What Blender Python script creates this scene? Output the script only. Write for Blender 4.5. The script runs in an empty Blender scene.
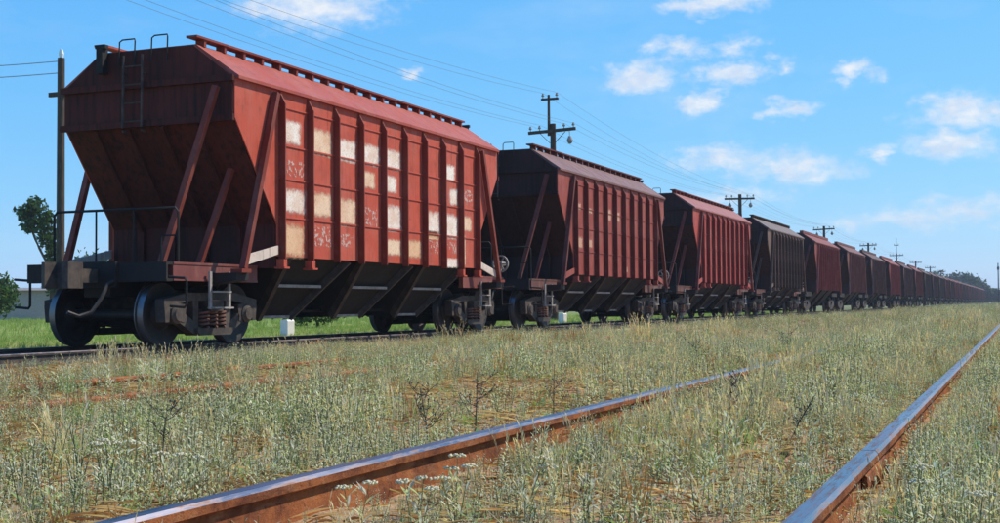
import bpy, math, random
import numpy as np
from mathutils import Vector, Matrix

random.seed(7)
rng = np.random.default_rng(11)
scene = bpy.context.scene
COL = scene.collection

# ------------------------------------------------------------------ camera
cam_d = bpy.data.cameras.new("camera")
cam_d.sensor_width = 36.0
cam_d.lens = 36.0 * 1.2896
cam_d.clip_start = 0.1
cam_d.clip_end = 6000.0
cam = bpy.data.objects.new("camera", cam_d)
COL.objects.link(cam)
YAW, PITCH, ROLL = 0.3856, 0.0342, 0.0074
cam.matrix_world = (Matrix.Translation((0, 0, 0.72)) @ Matrix.Rotation(YAW, 4, 'Z')
                    @ Matrix.Rotation(math.pi / 2 + PITCH, 4, 'X') @ Matrix.Rotation(-ROLL, 4, 'Z'))
scene.camera = cam

# ------------------------------------------------------------------ light
SUN_EL, SUN_AZ = math.radians(50), math.radians(48)      # azimuth from +Y towards +X
sd = bpy.data.lights.new("sun", 'SUN')
sd.energy = 5.0
sd.angle = math.radians(0.5)
sd.color = (1.0, 0.91, 0.77)
sun = bpy.data.objects.new("sun", sd)
COL.objects.link(sun)
to_sun = Vector((math.cos(SUN_EL) * math.sin(SUN_AZ), math.cos(SUN_EL) * math.cos(SUN_AZ), math.sin(SUN_EL)))
sun.rotation_euler = to_sun.to_track_quat('Z', 'Y').to_euler()
sun.location = (30, 10, 60)

world = bpy.data.worlds.new("World")
scene.world = world
world.use_nodes = True
SKY_STRENGTH = 0.13
CLOUD_LEVEL = 0.88 / SKY_STRENGTH


def build_world():
    nt = world.node_tree
    N, L = nt.nodes, nt.links
    N.clear()
    out = N.new('ShaderNodeOutputWorld')
    bg = N.new('ShaderNodeBackground')
    bg.inputs['Strength'].default_value = SKY_STRENGTH
    L.new(bg.outputs[0], out.inputs[0])
    sky = N.new('ShaderNodeTexSky')
    sky.sky_type = 'NISHITA'
    sky.sun_disc = False
    sky.sun_elevation = SUN_EL
    sky.sun_rotation = SUN_AZ
    sky.altitude = 100
    sky.air_density = 1.0
    sky.dust_density = 0.1
    sky.ozone_density = 2.0
    tc = N.new('ShaderNodeTexCoord')
    sep = N.new('ShaderNodeSeparateXYZ')
    L.new(tc.outputs['Generated'], sep.inputs[0])

    def m(op, a, b=None, c=None):
        n = N.new('ShaderNodeMath'); n.operation = op
        for i, v in enumerate((a, b, c)):
            if v is None: continue
            if isinstance(v, (int, float)): n.inputs[i].default_value = v
            else: L.new(v, n.inputs[i])
        return n.outputs[0]
    az = m('ARCTAN2', sep.outputs[0], sep.outputs[1])
    el = m('ARCSINE', sep.outputs[2])
    comb = N.new('ShaderNodeCombineXYZ')
    L.new(az, comb.inputs[0]); L.new(el, comb.inputs[1])
    # domain warp with noise so that the clouds are ragged
    def noise(scale, detail, rough, sx=1.0, sy=1.0):
        mp = N.new('ShaderNodeVectorMath'); mp.operation = 'MULTIPLY'
        L.new(comb.outputs[0], mp.inputs[0]); mp.inputs[1].default_value = (sx, sy, 1)
        n = N.new('ShaderNodeTexNoise')
        n.inputs['Scale'].default_value = scale
        n.inputs['Detail'].default_value = detail
        n.inputs['Roughness'].default_value = rough
        L.new(mp.outputs[0], n.inputs['Vector'])
        return n
    nz = noise(34, 4, 0.55, 1, 1.7)
    wv = N.new('ShaderNodeVectorMath'); wv.operation = 'SUBTRACT'
    L.new(nz.outputs['Color'], wv.inputs[0]); wv.inputs[1].default_value = (0.5, 0.5, 0.5)
    ws = N.new('ShaderNodeVectorMath'); ws.operation = 'MULTIPLY'
    L.new(wv.outputs[0], ws.inputs[0]); ws.inputs[1].default_value = (0.062, 0.030, 0)
    wp = N.new('ShaderNodeVectorMath'); wp.operation = 'ADD'
    L.new(comb.outputs[0], wp.inputs[0]); L.new(ws.outputs[0], wp.inputs[1])
    blobs = [(-0.53, 0.2285, 0.0581, 0.0186, 1), (-0.568, 0.2259, 0.0171, 0.0109, 0.8), (-0.453, 0.1787, 0.0088, 0.0052, 0.75),
             (-0.2215, 0.2286, 0.0426, 0.009, 0.95), (-0.2743, 0.1737, 0.0341, 0.0124, 1), (-0.2479, 0.194, 0.0217, 0.0109, 0.9),
             (-0.2046, 0.1938, 0.0171, 0.0078, 0.7), (-0.2034, 0.1721, 0.0264, 0.0101, 0.9), (-0.2302, 0.152, 0.0186, 0.0093, 0.9),
             (-0.1636, 0.1816, 0.0109, 0.0047, 0.6), (-0.1182, 0.1712, 0.0202, 0.007, 0.9), (-0.1663, 0.146, 0.0233, 0.0062, 0.75),
             (-0.2117, 0.1113, 0.031, 0.0098, 0.75), (-0.1633, 0.1008, 0.0426, 0.0132, 0.8), (-0.0374, 0.1383, 0.0372, 0.0119, 0.9),
             (-0.0447, 0.1148, 0.0326, 0.0103, 0.85), (-0.0955, 0.1089, 0.0109, 0.0054, 0.7), (-0.0352, 0.0693, 0.0465, 0.008, 0.5),
             (-0.2159, 0.081, 0.0388, 0.0072, 0.5), (-0.0806, 0.0626, 0.0465, 0.0064, 0.45)]
    r = random.Random(3)                                   # the same kind of fair-weather clouds all round
    for k in range(26):
        a = r.uniform(0.08, 2 * math.pi - 0.85)
        if a > math.pi: a -= 2 * math.pi
        e = r.uniform(0.08, 0.6)
        w = r.uniform(0.02, 0.06)
        blobs.append((a, e, w, w * r.uniform(0.3, 0.45), r.uniform(0.6, 1)))
    best = None
    for (a, e, w, h, s) in blobs:
        d = N.new('ShaderNodeVectorMath'); d.operation = 'SUBTRACT'
        L.new(wp.outputs[0], d.inputs[0]); d.inputs[1].default_value = (a, e, 0)
        q = N.new('ShaderNodeVectorMath'); q.operation = 'MULTIPLY'
        L.new(d.outputs[0], q.inputs[0]); q.inputs[1].default_value = (1 / w, 1 / h, 0)
        ln = N.new('ShaderNodeVectorMath'); ln.operation = 'LENGTH'
        L.new(q.outputs[0], ln.inputs[0])
        v = m('MULTIPLY_ADD', ln.outputs['Value'], -s, s)
        best = v if best is None else m('MAXIMUM', best, v)
    fine = noise(70, 5, 0.62, 1, 1.5)
    val = m('MULTIPLY_ADD', fine.outputs['Fac'], 1.5, best)
    val = m('SUBTRACT', val, 0.72)
    mr = N.new('ShaderNodeMapRange'); mr.interpolation_type = 'SMOOTHSTEP'
    mr.inputs['From Min'].default_value = -0.36
    mr.inputs['From Max'].default_value = 0.98
    mr.inputs['To Max'].default_value = 0.9
    L.new(val, mr.inputs['Value'])
    # thin veil of high cloud
    veil = noise(5, 5, 0.6, 1, 3.2)
    vr = N.new('ShaderNodeMapRange')
    vr.inputs['From Min'].default_value = 0.5; vr.inputs['From Max'].default_value = 0.85
    vr.inputs['To Max'].default_value = 0.22
    L.new(veil.outputs['Fac'], vr.inputs['Value'])
    tot = m('MAXIMUM', mr.outputs[0], vr.outputs[0])
    # response of the camera to the clear sky, channel by channel (deep, saturated summer blue)
    sc_ = N.new('ShaderNodeSeparateColor'); L.new(sky.outputs[0], sc_.inputs[0])
    cc = N.new('ShaderNodeCombineColor')
    L.new(m('MULTIPLY', m('POWER', sc_.outputs[0], 1.0), .46), cc.inputs[0])
    L.new(m('MULTIPLY', m('POWER', sc_.outputs[1], .5), 1.86), cc.inputs[1])
    L.new(m('MULTIPLY', m('POWER', sc_.outputs[2], .12), 5.6), cc.inputs[2])
    mix = N.new('ShaderNodeMix'); mix.data_type = 'RGBA'
    L.new(tot, mix.inputs[0]); L.new(cc.outputs[0], mix.inputs[6])
    shade = N.new('ShaderNodeMix'); shade.data_type = 'RGBA'
    sr = N.new('ShaderNodeMapRange'); sr.inputs['From Min'].default_value = .38; sr.inputs['From Max'].default_value = .66
    puff = noise(46, 4, .6, 1, 1.6)
    L.new(puff.outputs['Fac'], sr.inputs['Value']); L.new(sr.outputs[0], shade.inputs[0])
    shade.inputs[6].default_value = (CLOUD_LEVEL * .70, CLOUD_LEVEL * .80, CLOUD_LEVEL * .96, 1)
    shade.inputs[7].default_value = (CLOUD_LEVEL * .97, CLOUD_LEVEL * .98, CLOUD_LEVEL, 1)
    L.new(shade.outputs[2], mix.inputs[7])
    L.new(mix.outputs[2], bg.inputs[0])


build_world()
scene.view_settings.view_transform = 'Standard'
scene.view_settings.look = 'None'
scene.view_settings.exposure = 0.15
scene.view_settings.gamma = 1.0
scene.view_settings.use_curve_mapping = False


# ------------------------------------------------------------------ helpers
class MB:
    """collects shapes into one mesh"""
    def __init__(s): s.v = []; s.f = []

    def add(s, v, f):
        o = len(s.v); s.v += [tuple(p) for p in v]; s.f += [tuple(i + o for i in q) for q in f]; return s

    def box(s, x0, x1, y0, y1, z0, z1):
        v = [(x0, y0, z0), (x1, y0, z0), (x1, y1, z0), (x0, y1, z0), (x0, y0, z1), (x1, y0, z1), (x1, y1, z1), (x0, y1, z1)]
        return s.add(v, [(3, 2, 1, 0), (4, 5, 6, 7), (0, 1, 5, 4), (1, 2, 6, 5), (2, 3, 7, 6), (3, 0, 4, 7)])

    def bar(s, p, q, w, h, up=(1, 0, 0), w2=None, h2=None):
        """box beam p->q; h is measured along `up`, w across"""
        p, q = Vector(p), Vector(q); d = (q - p).normalized(); u = Vector(up)
        u = (u - d * u.dot(d)).normalized(); r = d.cross(u)
        v = []
        for c, ww, hh in ((p, w, h), (q, w2 or w, h2 or h)):
            for a, b in ((-1, -1), (1, -1), (1, 1), (-1, 1)):
                v.append(c + r * (a * ww / 2) + u * (b * hh / 2))
        return s.add(v, [(3, 2, 1, 0), (4, 5, 6, 7), (0, 1, 5, 4), (1, 2, 6, 5), (2, 3, 7, 6), (3, 0, 4, 7)])

    def tube(s, pts, r, n=6, r2=None, cap=True):
        pts = [Vector(p) for p in pts]; k = len(pts); v = []; f = []
        ref = None
        for i, p in enumerate(pts):
            d = (pts[min(i + 1, k - 1)] - pts[max(i - 1, 0)]).normalized()
            if ref is None:
                ref = Vector((0, 0, 1)) if abs(d.z) < .9 else Vector((1, 0, 0))
            u = (ref - d * ref.dot(d)).normalized(); w = d.cross(u); ref = u
            rr = r if r2 is None else r + (r2 - r) * i / (k - 1)
            for j in range(n):
                a = 2 * math.pi * j / n
                v.append(p + (u * math.cos(a) + w * math.sin(a)) * rr)
        for i in range(k - 1):
            for j in range(n):
                f.append((i * n + j, i * n + (j + 1) % n, (i + 1) * n + (j + 1) % n, (i + 1) * n + j))
        if cap:
            f.append(tuple(reversed(range(n)))); f.append(tuple((k - 1) * n + j for j in range(n)))
        return s.add(v, f)

    def prism(s, poly, a0, a1, axis='x'):
        """polygon in the plane across `axis` (x: (y,z), y: (x,z), z: (x,y)), from a0 to a1"""
        n = len(poly); v = []
        for a in (a0, a1):
            for (b, c) in poly:
                v.append({'x': (a, b, c), 'y': (b, a, c), 'z': (b, c, a)}[axis])
        f = [tuple(reversed(range(n))), tuple(range(n, 2 * n))]
        f += [(i, (i + 1) % n, n + (i + 1) % n, n + i) for i in range(n)]
        return s.add(v, f)

    def lathe(s, prof, n=24, axis='x', c=(0, 0, 0)):
        """prof: (radius, position along axis), closed loop"""
        v = []; f = []; k = len(prof)
        for j in range(n):
            a = 2 * math.pi * j / n; ca, sa = math.cos(a), math.sin(a)
            for (r, t) in prof:
                p = {'x': (t, r * ca, r * sa), 'y': (r * sa, t, r * ca), 'z': (r * ca, r * sa, t)}[axis]
                v.append((p[0] + c[0], p[1] + c[1], p[2] + c[2]))
        for j in range(n):
            for i in range(k):
                i2 = (i + 1) % k; j2 = (j + 1) % n
                f.append((j * k + i, j * k + i2, j2 * k + i2, j2 * k + i))
        return s.add(v, f)

    def mesh(s, name, mat, smooth=False):
        me = bpy.data.meshes.new(name)
        me.from_pydata(s.v, [], s.f)
        import bmesh
        b = bmesh.new(); b.from_mesh(me)
        bmesh.ops.recalc_face_normals(b, faces=b.faces)
        b.to_mesh(me); b.free()
        mats = mat if isinstance(mat, (list, tuple)) else [mat]
        for x in mats: me.materials.append(x)
        if smooth:
            me.polygons.foreach_set('use_smooth', [True] * len(me.polygons))
            try:
                me.set_sharp_from_angle(angle=math.radians(40))
            except Exception:
                pass
        return me


def obj(name, mesh, parent=None, loc=None, color=None):
    o = bpy.data.objects.new(name, mesh)
    COL.objects.link(o)
    if parent is not None: o.parent = parent
    if loc is not None: o.location = loc
    if color is not None: o.color = (*color, 1)
    return o


def tag(o, label=None, cat=None, group=None, kind=None):
    if label: o['label'] = label
    if cat: o['category'] = cat
    if group: o['group'] = group
    if kind: o['kind'] = kind
    return o


def empty(name, loc=(0, 0, 0), rz=0.0):
    o = bpy.data.objects.new(name, None)
    o.empty_display_size = 0.2
    COL.objects.link(o); o.location = loc; o.rotation_euler = (0, 0, rz)
    return o


# ------------------------------------------------------------------ materials
def mat(name, build):
    m = bpy.data.materials.new(name); m.use_nodes = True
    nt = m.node_tree; nt.nodes.clear()
    build(Nodes(nt))
    return m


class Nodes:
    def __init__(s, nt): s.nt = nt; s.N = nt.nodes; s.L = nt.links; s.out = s.n('ShaderNodeOutputMaterial')

    def n(s, t, **kw):
        x = s.N.new(t)
        for k, v in kw.items(): setattr(x, k, v)
        return x

    def put(s, node, key, v):
        i = node.inputs[key]
        if hasattr(v, 'is_linked') or hasattr(v, 'links'): s.L.new(v, i)
        elif isinstance(v, tuple) and len(v) == 3 and i.type == 'RGBA': i.default_value = (*v, 1)
        else: i.default_value = v

    def coord(s, which='Object', scale=(1, 1, 1)):
        tc = s.n('ShaderNodeTexCoord'); mp = s.n('ShaderNodeMapping')
        s.L.new(tc.outputs[which], mp.inputs[0]); mp.inputs['Scale'].default_value = scale
        return mp.outputs[0]

    def world_pos(s, scale=(1, 1, 1)):
        g = s.n('ShaderNodeNewGeometry'); mp = s.n('ShaderNodeMapping')
        s.L.new(g.outputs['Position'], mp.inputs[0]); mp.inputs['Scale'].default_value = scale
        return mp.outputs[0]

    def noise(s, vec, scale, detail=4, rough=.55, col=False):
        x = s.n('ShaderNodeTexNoise'); s.L.new(vec, x.inputs['Vector'])
        x.inputs['Scale'].default_value = scale; x.inputs['Detail'].default_value = detail; x.inputs['Roughness'].default_value = rough
        return x.outputs['Color' if col else 'Fac']

    def ramp(s, fac, a, b, lo=0.0, hi=1.0):
        x = s.n('ShaderNodeMapRange'); x.interpolation_type = 'SMOOTHSTEP'
        s.L.new(fac, x.inputs[0]); x.inputs[1].default_value = a; x.inputs[2].default_value = b
        x.inputs[3].default_value = lo; x.inputs[4].default_value = hi
        return x.outputs[0]

    def mix(s, fac, a, b, mode='MIX'):
        x = s.n('ShaderNodeMix', data_type='RGBA', blend_type=mode)
        s.put(x, 0, fac); s.put(x, 6, a); s.put(x, 7, b)
        return x.outputs[2]

    def math(s, op, a, b=None):
        x = s.n('ShaderNodeMath', operation=op); s.put(x, 0, a)
        if b is not None: s.put(x, 1, b)
        return x.outputs[0]

    def bump(s, h, strength=.3, dist=.01):
        x = s.n('ShaderNodeBump'); s.L.new(h, x.inputs['Height'])
        x.inputs['Strength'].default_value = strength; x.inputs['Distance'].default_value = dist
        return x.outputs[0]

    def bsdf(s, col, rough=.6, metal=0.0, normal=None, spec=None):
        x = s.n('ShaderNodeBsdfPrincipled')
        s.put(x, 'Base Color', col); s.put(x, 'Roughness', rough); s.put(x, 'Metallic', metal)
        if spec is not None: s.put(x, 'Specular IOR Level', spec)
        if normal is not None: s.L.new(normal, x.inputs['Normal'])
        return x.outputs[0]

    def finish(s, sh): s.L.new(sh, s.out.inputs['Surface'])


def paint(k):
    """weathered wagon paint; its hue is the object's own colour"""
    info = k.n('ShaderNodeObjectInfo')
    v = k.coord('Object')
    fade = k.ramp(k.noise(v, .9, 5, .6), .35, .75)
    c = k.mix(k.math('MULTIPLY', fade, .6), info.outputs['Color'], k.mix(.5, info.outputs['Color'], k.mix(.5, info.outputs['Color'], (.55, .3, .24))))
    c = k.mix(k.ramp(k.noise(v, 2.6, 6, .7), .5, .72, 0, .45), c, k.mix(.35, info.outputs['Color'], (.07, .03, .025)))
    streak = k.ramp(k.noise(k.coord('Object', (5, 5, .35)), 3.0, 5, .65), .5, .78)
    c = k.mix(k.math('MULTIPLY', streak, .55), c, (.055, .026, .02))
    grime = k.ramp(k.noise(v, 6, 6, .7), .52, .75)
    c = k.mix(k.math('MULTIPLY', grime, .4), c, (.09, .035, .022))
    run = k.ramp(k.noise(k.coord('Object', (9, 9, .22)), 4.0, 4, .6), .60, .74)
    c = k.mix(k.math('MULTIPLY', run, k.ramp(k.noise(v, 1.1, 3, .5), .4, .65, 0, .7)), c, (.17, .05, .02))
    dust = k.ramp(k.noise(k.coord('Object', (1.5, 1.5, .8)), 1.7, 5, .7), .5, .8, 0, .3)
    c = k.mix(dust, c, (.36, .2, .15))
    dents = k.math('ADD', k.noise(v, 1.6, 2, .5), k.math('MULTIPLY', k.noise(v, 7, 3, .6), .12))
    k.finish(k.bsdf(c, k.ramp(k.noise(v, 4, 4, .6), .3, .7, .5, .75), 0, k.bump(dents, .55, .05), .22))


def shade_toned_end(k):
    """grimy red paint of the end sheets, darkened further to hold their shade"""
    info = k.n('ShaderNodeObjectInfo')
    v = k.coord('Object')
    c = k.mix(k.ramp(k.noise(v, .8, 4, .6), .3, .7, .5, .75), info.outputs['Color'], (.016, .009, .008))  # shade of the ends is mixed into the colour along with grime
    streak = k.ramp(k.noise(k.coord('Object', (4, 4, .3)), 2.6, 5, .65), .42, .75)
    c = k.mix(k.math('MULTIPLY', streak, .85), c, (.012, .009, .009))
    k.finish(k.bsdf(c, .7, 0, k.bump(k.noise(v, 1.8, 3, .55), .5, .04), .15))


def grime(base, dust, rough=.75):
    def f(k):
        v = k.coord('Object')
        a = k.ramp(k.noise(v, 5, 6, .65), .4, .7)
        c = k.mix(a, base, dust)
        b = k.ramp(k.noise(v, 23, 4, .6), .55, .8)
        c = k.mix(k.math('MULTIPLY', b, .5), c, tuple(x * .35 for x in base))
        k.finish(k.bsdf(c, rough, 0, k.bump(k.noise(v, 30, 5, .6), .4, .006), .3))
    return f


def rust(k):
    v = k.coord('Object')
    c = k.mix(k.ramp(k.noise(v, 4, 7, .7), .38, .66), (.34, .115, .04), (.13, .042, .022))
    c = k.mix(k.math('MULTIPLY', k.ramp(k.noise(k.coord('Object', (3, 3, 14)), 2.2, 5, .65), .5, .72), .6), c, (.36, .19, .10))
    c = k.mix(k.math('MULTIPLY', k.ramp(k.noise(v, 40, 4, .6), .55, .75), .6), c, (.05, .02, .014))
    k.finish(k.bsdf(c, .85, 0, k.bump(k.noise(v, 45, 6, .7), .8, .008), .15))


def polished(k):
    v = k.coord('Object', (8, .6, 1))
    n = k.noise(v, 3, 5, .6)
    spots = k.ramp(k.noise(k.coord('Object', (26, 2.2, 1)), 2.4, 6, .75), .44, .66, .08, .9)
    c = k.mix(spots, (.27, .26, .31), (.15, .085, .06))
    r = k.math('ADD', k.ramp(n, .3, .75, .2, .38), k.math('MULTIPLY', spots, .35))
    k.finish(k.bsdf(c, r, 1.0, k.bump(k.noise(k.coord('Object', (60, 3, 1)), 2, 4, .6), .12, .002)))


def plain(col, rough=.7, noise_amt=.25, scale=8):
    def f(k):
        v = k.coord('Object')
        c = k.mix(k.math('MULTIPLY', k.ramp(k.noise(v, scale, 5, .65), .35, .7), noise_amt), col, tuple(x * .3 for x in col))
        k.finish(k.bsdf(c, rough, 0, k.bump(k.noise(v, scale * 4, 4, .6), .25, .005), .3))
    return f


def wood(col):
    def f(k):
        v = k.coord('Object', (6, 6, .5))
        c = k.mix(k.ramp(k.noise(v, 5, 6, .65), .3, .7), col, tuple(x * .4 for x in col))
        k.finish(k.bsdf(c, .85, 0, k.bump(k.noise(v, 9, 5, .6), .5, .01), .15))
    return f


def patch(k):
    """worn whitewash rectangle: ragged edge, flaking over the paint below"""
    info = k.n('ShaderNodeObjectInfo')
    uv = k.n('ShaderNodeUVMap').outputs[0]
    sp = k.n('ShaderNodeSeparateXYZ'); k.L.new(uv, sp.inputs[0])
    v = k.world_pos()
    w = k.math('MULTIPLY', k.math('SUBTRACT', k.noise(v, 9, 5, .65), .5), .34)
    def edge(x):
        a = k.math('MINIMUM', x, k.math('SUBTRACT', 1.0, x))
        return k.ramp(k.math('ADD', a, w), -.03, .22)
    m = k.math('MULTIPLY', edge(sp.outputs[0]), edge(sp.outputs[1]))
    flake = k.ramp(k.noise(v, 11, 6, .75), .55, .74, 1, .35)
    m = k.math('MULTIPLY', k.math('MULTIPLY', m, flake), .93)
    c = k.mix(k.math('MULTIPLY', k.ramp(k.noise(v, 3.3, 4, .6), .35, .7), .5), info.outputs['Color'], (.62, .33, .19))
    c = k.mix(k.math('MULTIPLY', k.ramp(k.noise(k.world_pos((1, 1.6, 1)), 34, 3, .6), .50, .62), .4), c, (.40, .2, .15))
    t = k.n('ShaderNodeBsdfTransparent'); mx = k.n('ShaderNodeMixShader')
    k.L.new(m, mx.inputs[0]); k.L.new(t.outputs[0], mx.inputs[1]); k.L.new(k.bsdf(c, .75, 0, None, .2), mx.inputs[2])
    k.finish(mx.outputs[0])


def scrawl(k):
    """half-erased stencil marking, too worn to read"""
    info = k.n('ShaderNodeObjectInfo')
    uv = k.n('ShaderNodeUVMap').outputs[0]
    sp = k.n('ShaderNodeSeparateXYZ'); k.L.new(uv, sp.inputs[0])
    v = k.world_pos()
    def edge(x):
        return k.ramp(k.math('MINIMUM', x, k.math('SUBTRACT', 1.0, x)), .0, .12)
    m = k.math('MULTIPLY', edge(sp.outputs[0]), edge(sp.outputs[1]))
    m = k.math('MULTIPLY', m, k.ramp(k.noise(v, 15, 3, .6), .5, .6, 0, .8))
    t = k.n('ShaderNodeBsdfTransparent'); mx = k.n('ShaderNodeMixShader')
    k.L.new(m, mx.inputs[0]); k.L.new(t.outputs[0], mx.inputs[1]); k.L.new(k.bsdf(info.outputs['Color'], .75, 0, None, .2), mx.inputs[2])
    k.finish(mx.outputs[0])


def foliage(trans=.35, rough=.6):
    def f(k):
        a = k.n('ShaderNodeVertexColor', layer_name='tint')
        c = a.outputs['Color']
        d = k.bsdf(c, rough, 0, None, .25)
        t = k.n('ShaderNodeBsdfTranslucent'); k.L.new(k.mix(1.0, c, (1.0, 1.05, .6), 'MULTIPLY'), t.inputs[0])
        mx = k.n('ShaderNodeMixShader'); mx.inputs[0].default_value = trans
        k.L.new(d, mx.inputs[1]); k.L.new(t.outputs[0], mx.inputs[2])
        k.finish(mx.outputs[0])
    return f


def soil(k):
    v = k.world_pos()
    g = k.n('ShaderNodeNewGeometry')
    sp = k.n('ShaderNodeSeparateXYZ'); k.L.new(g.outputs['Position'], sp.inputs[0])
    big = k.ramp(k.noise(v, .55, 5, .6), .35, .68)
    c = k.mix(big, (.42, .24, .135), (.36, .27, .165))
    c = k.mix(k.ramp(k.noise(v, 2.4, 5, .65), .45, .7), c, (.46, .235, .12))
    c = k.mix(k.math('MULTIPLY', k.ramp(k.noise(v, 13, 6, .7), .45, .7), .7), c, (.17, .105, .065))
    c = k.mix(k.math('MULTIPLY', k.ramp(k.noise(v, 55, 4, .7), .55, .72), .6), c, (.42, .34, .25))
    # meadow beyond the last track
    meadow = k.mix(k.ramp(k.noise(v, .35, 5, .6), .35, .7), (.16, .25, .05), (.30, .29, .09))
    wob = k.math('ADD', sp.outputs[0], k.math('MULTIPLY', k.noise(v, .4, 3, .5), 3.0))
    c = k.mix(k.ramp(wob, -16.5, -14.0), meadow, c)
    far = k.mix(k.ramp(k.noise(v, .05, 5, .6), .35, .7), (.12, .14, .06), (.19, .19, .10))
    c = k.mix(k.ramp(sp.outputs[1], 60, 160), c, far)
    h = k.math('ADD', k.noise(v, 9, 6, .65), k.math('MULTIPLY', k.noise(v, 45, 5, .7), .4))
    k.finish(k.bsdf(c, .95, 0, k.bump(h, .8, .05), .1))


def ballast(k):
    v = k.world_pos()
    vo = k.n('ShaderNodeTexVoronoi'); k.L.new(v, vo.inputs['Vector']); vo.inputs['Scale'].default_value = 22
    c = k.mix(k.ramp(vo.outputs['Distance'], .1, .6), (.16, .12, .09), (.06, .045, .035))
    c = k.mix(k.ramp(k.noise(v, 1.5, 4, .6), .4, .7), c, (.15, .085, .05))
    k.finish(k.bsdf(c, .95, 0, k.bump(vo.outputs['Distance'], 1.0, .04), .1))


M = {
    'paint': mat('wagon_paint', paint), 'end': mat('shade_toned_end_paint', shade_toned_end),
    'frame': mat('underframe_grime', grime((.014, .012, .012), (.023, .018, .016))),
    'hopper': mat('hopper_grime', grime((.010, .0095, .0095), (.018, .016, .015), .85)),
    'cast': mat('cast_steel', grime((.045, .036, .032), (.10, .075, .06))),
    'spring': mat('spring_steel', grime((.10, .05, .04), (.2, .10, .07))),
    'pale': mat('pale_worn_steel', grime((.33, .31, .29), (.2, .15, .12))),
    'rust': mat('rail_rust', rust), 'polished': mat('rail_head', polished),
    'wheel': mat('wheel_grime', grime((.016, .015, .016), (.034, .026, .023), .6)),
    'tread': mat('wheel_tread', lambda k: k.finish(k.bsdf((.2, .19, .2), .42, .85))),
    'sleeper': mat('old_sleeper', wood((.11, .075, .05))),
    'pole': mat('tarred_pole', wood((.10, .075, .06))),
    'concrete': mat('pale_concrete', plain((.42, .41, .40), .85)),
    'white': mat('white_paint', plain((.80, .79, .76), .7, .12)),
    'insul': mat('glazed_insulator', plain((.25, .23, .22), .25, .1)),
    'wire': mat('wire_metal', plain((.16, .17, .19), .5, .0)),
    'patch': mat('worn_whitewash', patch), 'scrawl': mat('worn_stencil', scrawl),
    'leaf': mat('leaf', foliage(.4)), 'weed': mat('weed_leaf', foliage(.42)), 'bark': mat('bark', wood((.16, .12, .09))),
    'stone': mat('loose_stone', lambda k: k.finish(k.bsdf(k.n('ShaderNodeVertexColor', layer_name='tint').outputs['Color'], .9))),
    'soil': mat('soil', soil), 'ballast': mat('ballast', ballast),
    'housewall': mat('render_wall', plain((.40, .34, .33), .9, .2)), 'roof': mat('slate_roof', plain((.2, .19, .19), .8, .3)),
    'glass': mat('window_glass', lambda k: k.finish(k.bsdf((.03, .035, .045), .1))),
}

# ------------------------------------------------------------------ ground
def np_mesh(name, V, F, mat_, cols=None):
    """numpy verts (n,3), triangles (m,3), per-vertex colours"""
    me = bpy.data.meshes.new(name)
    me.vertices.add(len(V)); me.vertices.foreach_set('co', np.ascontiguousarray(V, np.float32).ravel())
    me.loops.add(F.size); me.loops.foreach_set('vertex_index', np.ascontiguousarray(F, np.int32).ravel())
    k = F.shape[1]
    me.polygons.add(len(F))
    me.polygons.foreach_set('loop_start', np.arange(0, F.size, k, dtype=np.int32))
    me.polygons.foreach_set('loop_total', np.full(len(F), k, np.int32))
    if cols is not None:
        at = me.color_attributes.new('tint', 'FLOAT_COLOR', 'POINT')
        c4 = np.ones((len(V), 4), np.float32); c4[:, :3] = cols
        at.data.foreach_set('color', c4.ravel())
    me.update(calc_edges=True); me.validate()
    me.materials.append(mat_)
    return me


def vnoise(x, y, seed=0):
    """smooth value noise, numpy"""
    xi = np.floor(x).astype(np.int64); yi = np.floor(y).astype(np.int64)
    fx = x - xi; fy = y - yi; fx = fx * fx * (3 - 2 * fx); fy = fy * fy * (3 - 2 * fy)
    def h(a, b):
        n = (a * 374761393 + b * 668265263 + seed * 974634777) & 0x7fffffff
        n = ((n ^ (n >> 13)) * 1274126177) & 0x7fffffff
        return ((n ^ (n >> 16)) & 0xffff) / 65535.0
    return (h(xi, yi) * (1 - fx) + h(xi + 1, yi) * fx) * (1 - fy) + (h(xi, yi + 1) * (1 - fx) + h(xi + 1, yi + 1) * fx) * fy


def fbm(x, y, seed=0):
    return (vnoise(x, y, seed) * .55 + vnoise(x * 2.1, y * 2.1, seed + 1) * .3 + vnoise(x * 4.3, y * 4.3, seed + 2) * .15)


def axis_steps(lo, hi, n0, n1, step):
    a = np.arange(n0, n1 + 1e-6, step)
    left = n0 - np.geomspace(step, n0 - lo, 26)[::-1]
    right = n1 + np.geomspace(step, hi - n1, 26)
    return np.concatenate([left, a, right])


RAILS = {'near': (-1.325, .19), 'mid': (-7.0, .085), 'train': (-12.72, .15)}


def ground_z(X, Y):
    z = (fbm(X * 1.3, Y * 1.3, 5) - .5) * .07 + (fbm(X * 5, Y * 5, 9) - .5) * .03
    z = np.minimum(z, .02)
    z = z + .065 * np.clip((X + 3.1) / .8, 0, 1) * np.clip((1.2 - X) / .8, 0, 1) * (1 - .75 * np.exp(-((X + 1.85) / .28) ** 2) * np.clip((6.2 - Y) / 1.6, 0, 1))     # silted-up bed of the near track
    d = np.hypot(X + 4, Y - 12)
    return z * np.clip((160 - d) / 120, 0, 1)


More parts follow.
